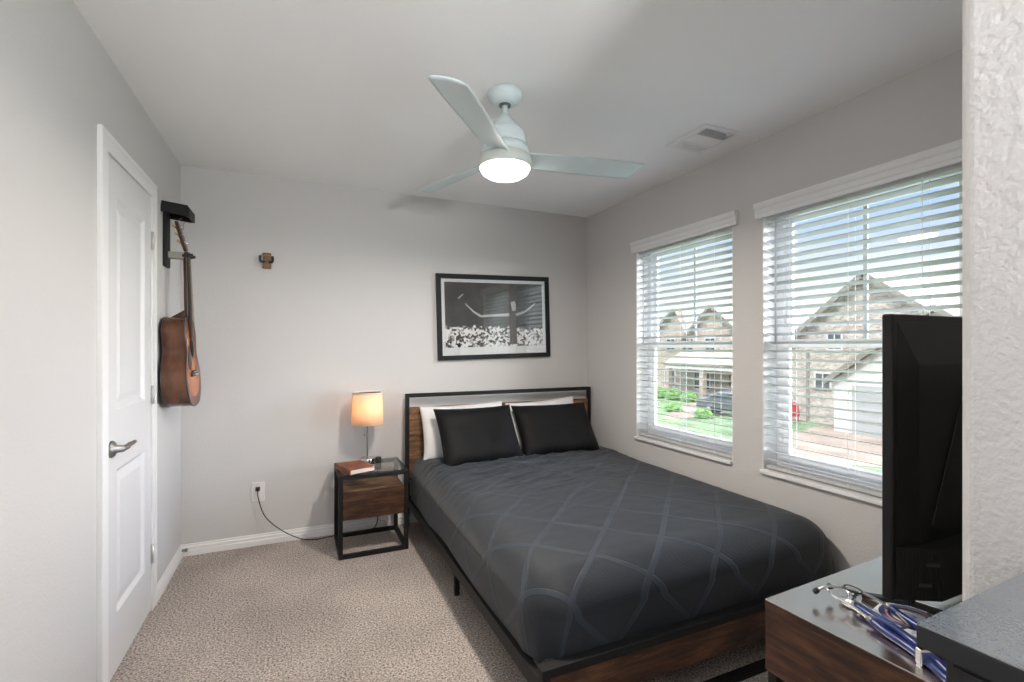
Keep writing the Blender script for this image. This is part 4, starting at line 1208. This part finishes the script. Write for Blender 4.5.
# back shell: tapered bulge, stepped at the bottom
def shell(x0, x1, z0, z1, y0, ix, iz0, iz1, y1):
    a = [(x0, y0, z0), (x1, y0, z0), (x1, y0, z1), (x0, y0, z1)]
    c_ = [(x0 + ix, y1, z0 + iz0), (x1 - ix, y1, z0 + iz0), (x1 - ix, y1, z1 - iz1), (x0 + ix, y1, z1 - iz1)]
    return MB().add(a + c_, [(0, 1, 2, 3), (7, 6, 5, 4)] + [(k, (k + 1) % 4, 4 + (k + 1) % 4, 4 + k) for k in range(4)])
shell(tvx0 + 0.012, tvx1 - 0.012, tz0 + 0.012, tz1 - 0.012, tvy - 0.012, 0.06, 0.02, 0.10, tvy - 0.026).build('back_shell', M['tv'], tv, bevel=0.006, seg=3)
hx0, hx1, hya, hyb = tvx0 + 0.012, tvx1 - 0.012, tvy - 0.0125, tvy - 0.058
lowm = shell(hx0, hx1, tz0 + 0.002, tz0 + 0.116, hya, 0.080, 0.0, 0.004, hyb)
sl_ = Vector((0.080, hyb - hya, 0)); sn_ = Vector((hyb - hya, -0.080, 0)).normalized()
for k in range(13):
    c_ = Vector((hx0, hya, tz0 + 0.058)) + sl_ * ((k + 1.0) / 14.0)
    lowm.obox(c_, sl_, sn_, (0, 0, 1), 0.0014, 0.0012, 0.050)
lo_ = lowm.build('lower_housing', M['tv_ribbed'], tv)
for fr_, zz in ((0.80, tz0 + 0.080), (0.62, tz0 + 0.036)):
    c_ = Vector((hx0, hya, zz)) + sl_ * fr_
    MB().obox(c_, sl_, sn_, (0, 0, 1), 0.013, 0.0025, 0.004).build('screw_slot', M['rubber'], lo_, bevel=0.001)
# diagonal ridge added to the back for its soft highlight
MB().bar((1.31, tvy - 0.027, tz0 + 0.14), (1.47, tvy - 0.027, tz1 - 0.13), 0.05, 0.004, (0, 1, 0)).build('ridge', M['tv'], tv, bevel=0.004)
for x, s_ in ((tvx0 + 0.055, 1), (tvx1 - 0.055, -1)):
    f_ = MB()
    f_.bar((x - s_ * 0.02, tvy + 0.070, DT + 0.006), (x + s_ * 0.01, tvy - 0.01, DT + 0.020), 0.018, 0.010)
    f_.bar((x + s_ * 0.01, tvy - 0.01, DT + 0.020), (x + s_ * 0.06, tvy - 0.075, DT + 0.006), 0.018, 0.010)
    f_.bar((x + s_ * 0.01, tvy - 0.010, DT + 0.016), (x + s_ * 0.01, tvy - 0.010, tz0 + 0.02), 0.024, 0.014)
    f_.build('stand_foot', M['plastic_k'], tv, bevel=0.002)

# ------------------------------------------------------------------ paper with round emblem, stethoscope
pp = thing('paper_sheet', 'white paper with a round blue emblem lying under the television', 'paper', (1.19, 0.60, DT), math.radians(12))
MB().box(-0.06, 0.115, -0.085, 0.055, 0.0003, 0.0016).build('sheet', M['paper'], pp, world=False)
em = MB().lathe([(0.0, 0.0017), (0.055, 0.0017), (0.055, 0.0022), (0.0, 0.0022)], (0.015, -0.005, 0), 40)
eo = em.build('emblem', mat('emblem_navy', srgb(38, 46, 96), 0.5), pp, world=False)
MB().lathe([(0.0, 0.0022), (0.034, 0.0022), (0.034, 0.0026), (0.0, 0.0026)], (0.015, -0.005, 0), 36).build('emblem_centre', mat('emblem_white', (0.62, 0.66, 0.72), 0.5), eo, world=False)
MB().lathe([(0.0375, 0.0022), (0.0375, 0.0026), (0.0435, 0.0026), (0.0435, 0.0022), (0.0375, 0.0022)], (0.015, -0.005, 0), 40).build('emblem_ring', mat('emblem_rose', srgb(168, 120, 140), 0.5), eo, world=False)
sh2 = MB().prism([(-0.008, -0.010), (0.004, -0.018), (0.016, -0.010), (0.024, -0.016), (0.036, -0.004), (0.030, 0.010), (0.014, 0.016), (0.002, 0.010), (-0.006, 0.006)], lambda p: (p[0], p[1], 0.0026), lambda p: (p[0], p[1], 0.0030))
sh2.build('emblem_shape', mat('emblem_grey', srgb(120, 130, 165), 0.5), eo, world=False)

stt = thing('stethoscope', 'navy blue stethoscope with chrome headset lying on the dresser', 'stethoscope', (1.12, 0.64, DT))
T = DT
z1 = T + 0.012
hdm = MB()
CA, CBc = (1.093, 0.609, T + 0.014), (1.186, 0.625, T + 0.014)
hdm.tube([CBc, (1.166, 0.664, T + 0.030), (1.132, 0.698, T + 0.037), (1.104, 0.714, T + 0.037), (1.089, 0.722, T + 0.030)], 0.0034, 10)
hdm.tube([CA, (1.098, 0.650, T + 0.022), (1.104, 0.692, T + 0.024), (1.112, 0.716, T + 0.028), (1.126, 0.724, T + 0.029)], 0.0034, 10)
hdm.build('ear_tubes', M['chrome'], stt)
for p, d in (((1.089, 0.722, T + 0.030), (-0.45, 0.5, -0.75)), ((1.126, 0.724, T + 0.029), (0.9, -0.2, -0.25))):
    MB().lathe([(0.0, -0.002), (0.0050, 0.0), (0.0068, 0.005), (0.0052, 0.012), (0.0, 0.014)], p, 14, d).build('ear_tip', M['rubber'], stt)
spg = MB().tube([CA, (1.106, 0.590, T + 0.012), (1.128, 0.574, T + 0.011), (1.150, 0.574, T + 0.011), (1.166, 0.594, T + 0.012), CBc], 0.0024, 8)
spg.build('headset_spring', M['steel'], stt)
tbm = MB()
tbm.tube([CA, (1.082, 0.580, T + 0.011), (1.070, 0.535, T + 0.0095), (1.050, 0.490, T + 0.0095), (1.026, 0.450, T + 0.0095), (1.012, 0.400, T + 0.0095)], 0.0080, 12)
tbm.tube([CBc, (1.176, 0.592, T + 0.010), (1.160, 0.550, T + 0.0095), (1.128, 0.508, T + 0.0095), (1.090, 0.470, T + 0.0095), (1.040, 0.420, T + 0.0095)], 0.0078, 12)
tbm.tube([(1.126, 0.660, T + 0.014), (1.116, 0.620, T + 0.012), (1.100, 0.575, T + 0.018), (1.080, 0.535, T + 0.020), (1.064, 0.493, T + 0.016), (1.042, 0.455, T + 0.012)], 0.0070, 12)
tbm.tube([(1.136, 0.656, T + 0.010), (1.130, 0.615, T + 0.009), (1.118, 0.575, T + 0.009), (1.098, 0.535, T + 0.009), (1.070, 0.490, T + 0.009)], 0.0066, 12)
tbm.build('tubing', M['blue_tube'], stt)
MB().obox((1.060, 0.497, T + 0.0158), (0.42, 0.90, 0), (0.90, -0.42, 0), (0, 0, 1), 0.008, 0.0195, 0.0152).build('tube_clip', M['chrome'], stt, bevel=0.003, seg=3)
for p, d in ((CA, (0.2, 0.9, 0.2)), (CBc, (-0.4, 0.85, 0.3))):
    MB().cyl(Vector(p) - Vector(d) * 0.010, Vector(p) + Vector(d) * 0.010, 0.0070, 12).build('tube_collar', M['steel'], stt)
cpz = T + 0.001
cpp = MB().lathe([(0.0, 0.0), (0.021, 0.0), (0.0225, 0.003), (0.021, 0.007), (0.010, 0.010), (0.008, 0.020), (0.010, 0.026), (0.016, 0.033), (0.0165, 0.036), (0.014, 0.037), (0.009, 0.033), (0.0, 0.031)], (1.143, 0.684, cpz), 32, (0.10, -0.10, 1))
cpp.build('chest_piece', M['chrome'], stt)
MB().lathe([(0.0162, 0.0345), (0.0185, 0.035), (0.0185, 0.038), (0.0162, 0.0385), (0.0162, 0.0345)], (1.143, 0.684, cpz), 32, (0.10, -0.10, 1)).build('chest_piece_ring', M['rubber'], stt)

# ------------------------------------------------------------------ dark cabinet at the near corner
cz = 1.050
cb = thing('cabinet', 'dark slate cabinet with a speckled top against the near wall end', 'cabinet', (0.523, 0.255, 0), math.radians(2.0))
CW, CDp = 0.345, 0.34
def cbx(name, x0, x1, y0, y1, z0, z1, mt, bev=0.002, parent=None):
    return MB().box(x0, x1, y0, y1, z0, z1).build(name, mt, parent or cb, bevel=bev, world=False)
ctp = cbx('top', 0, CW, -CDp, 0, cz - 0.021, cz - 0.0012, M['cabinet_side'], 0.001)
cbx('laminate', 0.0004, CW, -CDp, -0.0004, cz - 0.00115, cz, M['cabinet'], 0.0, ctp)
cbx('body', 0.014, CW, -CDp + 0.003, -0.016, 0.05, cz - 0.0212, M['cabinet_side'])
cbx('door', 0.0115, 0.0138, -CDp + 0.012, -0.022, 0.06, cz - 0.030, M['cabinet_side'], 0.0008)
cbx('latch', 0.0070, 0.0114, -0.052, -0.046, cz - 0.066, cz - 0.043, M['rubber'], 0.001)
for x in (0.02, CW - 0.05):
    for y in (-CDp + 0.02, -0.05):
        cbx('foot', x, x + 0.03, y, y + 0.03, 0, 0.05, M['rubber'])

# ------------------------------------------------------------------ outside
GZ = -3.0
mg = tint(mat('lawn_grass', (0.12, 0.30, 0.06), 0.95), srgb(86, 104, 72), srgb(118, 138, 96), 1.2, (1, 1, 1), 8.0)
mcn = tint(mat('driveway_concrete', (0.5, 0.45, 0.4), 0.9), srgb(122, 106, 92), srgb(142, 125, 109), 0.8)
o = MB().box(RX + WT + 0.3, 90, -50, 110, GZ - 0.3, GZ).build('lawn', mg); tag(o, 'green lawn between the houses outside the windows', 'lawn', kind='structure')
def slab(name, label, poly, mt, h=0.03):
    o = MB().prism(poly, lambda p: (p[0], p[1], GZ), lambda p: (p[0], p[1], GZ + h)).build(name, mt)
    return tag(o, label, 'paving', kind='structure')
slab('driveway_near', 'tan concrete driveway before the white garage', [(26.6, 17.3), (21.96, 15.95), (16.5, 14.2), (13.5, 12.6), (14.0, 10.8), (18.42, 10.83), (20, 9), (26.0, 8.5), (26.0, 15.6)], mcn)
slab('driveway_far', 'tan concrete driveway before the porch of the far house', [(36, 33.6), (24.4, 26.25), (19.6, 22.3), (22.5, 22.1), (28.0, 24.0), (37, 32.6)], mcn)
slab('sidewalk', 'tan concrete walk crossing the lawn', [(18.4, 24.0), (18.3, 16.2), (17.2, 15.2), (17.1, 24.0)], mcn)

def brick_mat(name, c1, c2, cm_, sc):
    m = mat(name, c1, 0.9)
    t = m.node_tree; b = t.nodes['Principled BSDF']; L = t.links.new
    tcn = N(t, 'ShaderNodeTexCoord'); mpn = N(t, 'ShaderNodeMapping'); mpn.inputs['Rotation'].default_value = (PI / 2, 0, PI / 2)
    bk_ = N(t, 'ShaderNodeTexBrick', inp={'Scale': sc, 'Mortar Size': 0.015, 'Brick Width': 0.6, 'Row Height': 0.28})
    bk_.inputs['Color1'].default_value = (*c1, 1); bk_.inputs['Color2'].default_value = (*c2, 1); bk_.inputs['Mortar'].default_value = (*cm_, 1)
    sp = N(t, 'ShaderNodeSeparateXYZ'); cb_ = N(t, 'ShaderNodeCombineXYZ')
    L(tcn.outputs['Object'], sp.inputs[0]); L(sp.outputs['Y'], cb_.inputs['X']); L(sp.outputs['Z'], cb_.inputs['Y'])
    L(cb_.outputs[0], bk_.inputs['Vector']); L(bk_.outputs['Color'], b.inputs['Base Color'])
    return m
M['stone'] = brick_mat('pale_stone', srgb(180, 170, 159), srgb(130, 119, 110), srgb(190, 184, 177), 3.2)
M['brick'] = brick_mat('tan_brick', srgb(172, 159, 146), srgb(142, 127, 113), srgb(186, 178, 170), 3.6)
M['siding'] = mat('white_siding', (0.50, 0.49, 0.475), 0.7)
M['shingle'] = tint(mat('roof_shingle', (0.3, 0.28, 0.26), 0.9), srgb(150, 142, 132), srgb(186, 178, 166), 6)
M['fascia'] = mat('roof_fascia', srgb(120, 116, 108), 0.7)
M['ext_glass'] = mat('house_window_glass', (0.05, 0.06, 0.07), 0.1)
M['garage'] = mat('garage_door_grey', srgb(150, 150, 149), 0.6)
M['leaf'] = tint(mat('shrub_leaf', (0.1, 0.25, 0.06), 0.9), srgb(60, 110, 44), srgb(140, 186, 96), 3.0)

def gable_roof(m, x0, x1, ya, yb, yp, ze, zp, th=0.18, over=0.45):
    """roof sloping to both sides of a ridge along x"""
    for (y_, s_) in ((ya, -1), (yb, 1)):
        dz = (zp - ze) / abs(yp - y_)
        ye = y_ + s_ * over; zee = ze - dz * over
        m.prism([(yp, zp), (ye, zee), (ye, zee + th), (yp, zp + th)], lambda p: (x0, p[0], p[1]), lambda p: (x1, p[0], p[1]))
def win(parent, x, y0, y1, z0, z1):
    m = MB(); f_ = 0.09
    m.box(x - 0.06, x, y0 - f_, y1 + f_, z0 - f_, z0); m.box(x - 0.06, x, y0 - f_, y1 + f_, z1, z1 + f_)
    m.box(x - 0.06, x, y0 - f_, y0, z0, z1); m.box(x - 0.06, x, y1, y1 + f_, z0, z1)
    m.box(x - 0.05, x, (y0 + y1) / 2 - 0.03, (y0 + y1) / 2 + 0.03, z0, z1)
    wo_ = m.build('window', M['siding'], parent)
    MB().box(x - 0.03, x - 0.005, y0, y1, z0, z1).build('pane', M['ext_glass'], wo_)

# pale stone house with the white garage, seen in the near window
ha = thing('house', 'pale stone house with a tall gable and white garage', 'house', (28.5, 15.0, GZ), group='houses across the lawn')
A = MB()
A.prism([(9.5, GZ), (20.6, GZ), (20.6, 0.75), (15.3, 5.0), (9.5, 0.6)], lambda p: (27.0, p[0], p[1]), lambda p: (36.0, p[0], p[1]))
A.build('wall', M['stone'], ha)
rf = MB(); gable_roof(rf, 26.6, 36.4, 9.5, 20.6, 15.3, 0.72, 5.05)
rf.build('roof', M['shingle'], ha)
fs = MB()
for (a, b_) in (((15.3, 5.08), (20.95, 0.50)), ((15.3, 5.08), (9.1, 0.38))):
    fs.bar((26.56, a[0], a[1]), (26.56, b_[0], b_[1]), 0.06, 0.26, (1, 0, 0)) if False else fs.obox((26.58, (a[0] + b_[0]) / 2, (a[1] + b_[1]) / 2), (0, b_[0] - a[0], b_[1] - a[1]), (1, 0, 0), (0, -(b_[1] - a[1]), b_[0] - a[0]), math.hypot(b_[0] - a[0], b_[1] - a[1]) / 2, 0.05, 0.14)
fs.build('fascia', M['fascia'], ha)
gw = MB()
gw.prism([(7.5, GZ), (15.75, GZ), (15.75, -0.35), (11.4, 2.9), (7.5, 0.0)], lambda p: (25.0, p[0], p[1]), lambda p: (26.99, p[0], p[1]))
gw.build('garage_wall', M['siding'], ha)
gr_ = MB(); gable_roof(gr_, 24.7, 26.98, 7.5, 15.75, 11.4, -0.30, 3.0, 0.16, 0.3)
gr_.build('garage_roof', M['shingle'], ha)
fs = MB()
for (a, b_) in (((11.4, 3.02), (16.1, -0.50)), ((11.4, 3.02), (7.1, -0.48))):
    fs.obox((24.68, (a[0] + b_[0]) / 2, (a[1] + b_[1]) / 2), (0, b_[0] - a[0], b_[1] - a[1]), (1, 0, 0), (0, -(b_[1] - a[1]), b_[0] - a[0]), math.hypot(b_[0] - a[0], b_[1] - a[1]) / 2, 0.05, 0.12)
fs.build('garage_fascia', M['fascia'], ha)
gd = MB()
for k in range(4):
    z0 = GZ + 0.03 + k * 0.60
    gd.box(24.93, 24.985, 9.2, 14.85, z0, z0 + 0.585)
gd.build('garage_door', M['garage'], ha)
win(ha, 26.97, 17.2, 18.0, -1.0, -0.2)
win(ha, 26.97, 16.6, 17.3, 1.2, 2.0)
MB().box(26.90, 26.99, 18.40, 18.55, GZ, 1.0).build('downspout', M['fascia'], ha)

# tan brick house with a porch roof, seen in the far window
hb = thing('house', 'tan brick house with a porch roof and several gables', 'house', (33.0, 30.0, GZ), group='houses across the lawn')
B = MB()
B.box(31.0, 40.0, 24.0, 40.0, GZ, 2.2)
B.prism([(31.9, 2.2), (36.6, 2.2), (34.2, 4.2), (33.4, 4.6), (32.8, 4.6)], lambda p: (31.0, p[0], p[1]), lambda p: (40, p[0], p[1]))
B.prism([(26.3, 2.2), (32.0, 2.2), (29.2, 4.55)], lambda p: (31.0, p[0], p[1]), lambda p: (40, p[0], p[1]))
B.build('wall', M['brick'], hb)
rb = MB(); gable_roof(rb, 30.6, 40.4, 26.3, 32.0, 29.2, 2.2, 4.6, 0.16, 0.4); gable_roof(rb, 30.7, 40.4, 31.9, 36.8, 33.4, 2.2, 4.6, 0.16, 0.4)
gable_roof(rb, 31.4, 40.4, 22.0, 26.6, 24.6, 2.2, 4.0, 0.16, 0.4)
rb.build('roof', M['shingle'], hb)
fs = MB()
for (a, b_) in (((29.2, 4.66), (32.5, 1.85)), ((29.2, 4.66), (25.8, 1.85)), ((33.4, 4.66), (37.2, 1.9))):
    fs.obox((30.58, (a[0] + b_[0]) / 2, (a[1] + b_[1]) / 2), (0, b_[0] - a[0], b_[1] - a[1]), (1, 0, 0), (0, -(b_[1] - a[1]), b_[0] - a[0]), math.hypot(b_[0] - a[0], b_[1] - a[1]) / 2, 0.05, 0.12)
fs.build('fascia', M['fascia'], hb)
pr = MB()
pr.prism([(29.0, -0.25), (31.0, 0.75), (31.0, 0.9), (28.9, -0.12)], lambda p: (p[0], 25.2, p[1]), lambda p: (p[0], 32.8, p[1]))
pr.build('porch_roof', M['shingle'], hb)
MB().box(29.05, 29.2, 25.3, 32.7, -0.5, -0.25).build('porch_beam', M['siding'], hb)
for y in (25.5, 28.6, 32.4):
    MB().box(29.02, 29.42, y - 0.2, y + 0.2, GZ, -0.5).build('porch_post', M['brick'], hb)
for (y0, y1, z0, z1) in ((26.3, 27.3, 1.0, 2.0), (29.0, 30.0, 1.0, 2.0), (31.4, 32.6, 1.0, 2.0), (33.6, 34.6, 1.0, 2.0), (29.6, 31.2, -2.2, -0.8), (33.6, 34.8, -2.2, -0.8)):
    win(hb, 30.97, y0, y1, z0, z1)
MB().box(30.9, 30.98, 26.6, 27.6, GZ + 0.05, -0.8).build('front_door', mat('brown_door', srgb(110, 92, 78), 0.6), hb)

# parked car
car = thing('car', 'dark grey car parked on the far driveway', 'car', (24.9, 21.7, GZ + 0.03), math.radians(112))
mcar = mat('car_paint', srgb(96, 100, 106), 0.25, 0.4)
prof = [(-2.15, 0.35), (-2.2, 0.75), (-2.05, 0.95), (-1.35, 1.02), (-0.75, 1.45), (0.75, 1.50), (1.55, 1.10), (2.1, 0.98), (2.2, 0.6), (2.15, 0.35)]
cbm = MB().prism(prof, lambda p: (p[0], -0.86, p[1]), lambda p: (p[0], 0.86, p[1]))
cbm.build('body', mcar, car, bevel=0.12, seg=3, world=False)
gm = MB()
for s_ in (-1, 1):
    gm.prism([(-1.15, 1.03), (-0.70, 1.38), (0.70, 1.42), (1.30, 1.08)], lambda p: (p[0], s_ * 0.855, p[1]), lambda p: (p[0], s_ * 0.872, p[1]))
gm.prism([(-0.7, 1.05), (0.7, 1.05), (0.62, 1.40), (-0.62, 1.40)], lambda p: (-1.36 + (p[1] - 1.05) * 1.30, p[0], p[1]), lambda p: (-1.40 + (p[1] - 1.05) * 1.30, p[0], p[1]))
gm.build('windows', M['ext_glass'], car, world=False)
for x in (-1.35, 1.35):
    for s_ in (-1, 1):
        wh = MB().lathe([(0.0, -0.11), (0.28, -0.11), (0.33, -0.07), (0.33, 0.07), (0.28, 0.11), (0.0, 0.11)], (x, s_ * 0.80, 0.33), 24, (0, 1, 0)).build('wheel', M['rubber'], car, world=False)
        MB().lathe([(0.0, 0.0), (0.18, 0.0), (0.20, 0.02), (0.0, 0.03)], (x, s_ * 0.915, 0.33), 18, (0, s_, 0)).build('hub_cap', M['steel'], wh, world=False)
for s_ in (-1, 1):
    MB().box(-2.21, -2.15, s_ * 0.6 - 0.16, s_ * 0.6 + 0.16, 0.70, 0.84).build('headlight', M['plastic_w'], car, world=False, bevel=0.03)

# red garden chair on the lawn before the stone house
gc = thing('garden_chair', 'red garden chair on the grass before the stone house', 'chair', (25.7, 18.75, GZ), math.radians(180))
mred = mat('red_plastic', srgb(170, 50, 60), 0.5)
MB().box(-0.34, 0.34, -0.36, 0.36, 0.34, 0.42).build('seat', mred, gc, world=False, bevel=0.03)
MB().obox((-0.36, 0, 0.75), (0.2, 0, 1), (0, 1, 0), (1, 0, -0.2), 0.40, 0.36, 0.03).build('backrest', mred, gc, world=False, bevel=0.02)
for s_ in (-1, 1):
    MB().box(-0.34, 0.36, s_ * 0.38 - 0.04, s_ * 0.38 + 0.04, 0.56, 0.62).build('armrest', mred, gc, world=False, bevel=0.02)
    for x in (-0.28, 0.28):
        MB().box(x - 0.03, x + 0.03, s_ * 0.36 - 0.03, s_ * 0.36 + 0.03, 0, 0.57).build('leg', mred, gc, world=False)

# shrubs
def make_shrub(r, h, seed):
    rnd = random.Random(seed)
    V = []; F = []
    for k in range(900):
        a = rnd.uniform(0, 2 * PI); u = rnd.uniform(-0.15, 1.0); rr = math.sqrt(max(0.0, 1 - u * u)) * rnd.uniform(0.72, 1.05)
        c_ = Vector((r * rr * math.cos(a), r * rr * math.sin(a), h * (0.18 + 0.82 * max(u, 0))))
        d = Vector((rnd.gauss(0, 1), rnd.gauss(0, 1), rnd.gauss(0, 0.7))).normalized(); e_ = d.orthogonal().normalized()
        s1, s2 = 0.14 * r + 0.03, 0.06 * r + 0.015
        o_ = len(V)
        V += [c_ - d * s1, c_ + e_ * s2, c_ + d * s1, c_ - e_ * s2]
        F.append((o_, o_ + 1, o_ + 2, o_ + 3))
    m = MB().add(V, F)
    n = 14
    V = []; F = []
    for j in range(7):
        v_ = j / 6 * PI / 2
        for i in range(n):
            a = 2 * PI * i / n
            V.append((0.8 * r * math.cos(v_) * math.cos(a), 0.8 * r * math.cos(v_) * math.sin(a), 0.85 * h * math.sin(v_)))
    for j in range(6):
        for i in range(n):
            k = (i + 1) % n
            F.append((j * n + i, j * n + k, (j + 1) * n + k, (j + 1) * n + i))
    m.add(V, F, True)
    o = m.build('shrub', M['leaf'], fix=False)
    return o
spots = [(27.9, 32.1, 0.62, 0.9), (27.9, 30.4, 0.64, 0.95), (27.9, 28.7, 0.6, 0.85), (22.4, 21.9, 0.5, 0.6), (22.8, 24.9, 0.55, 0.6), (16.0, 16.2, 0.45, 0.5), (16.2, 15.1, 0.4, 0.45)]
slabs_ = ['green shrub before the porch, farthest from the car', 'green shrub before the porch, middle of three', 'green shrub before the porch, nearest the car', 'small round shrub on the lawn just before the car', 'low shrub on the lawn before the three porch shrubs', 'nearest low shrub seen at the foot of the far window', 'low shrub at the foot of the far window, by the near walk']
for k, (x, y, r_, h_) in enumerate(spots):
    o = make_shrub(r_, h_, 40 + k)
    o.location = (x, y, GZ)
    tag(o, slabs_[k], 'shrub', 'shrubs outside')
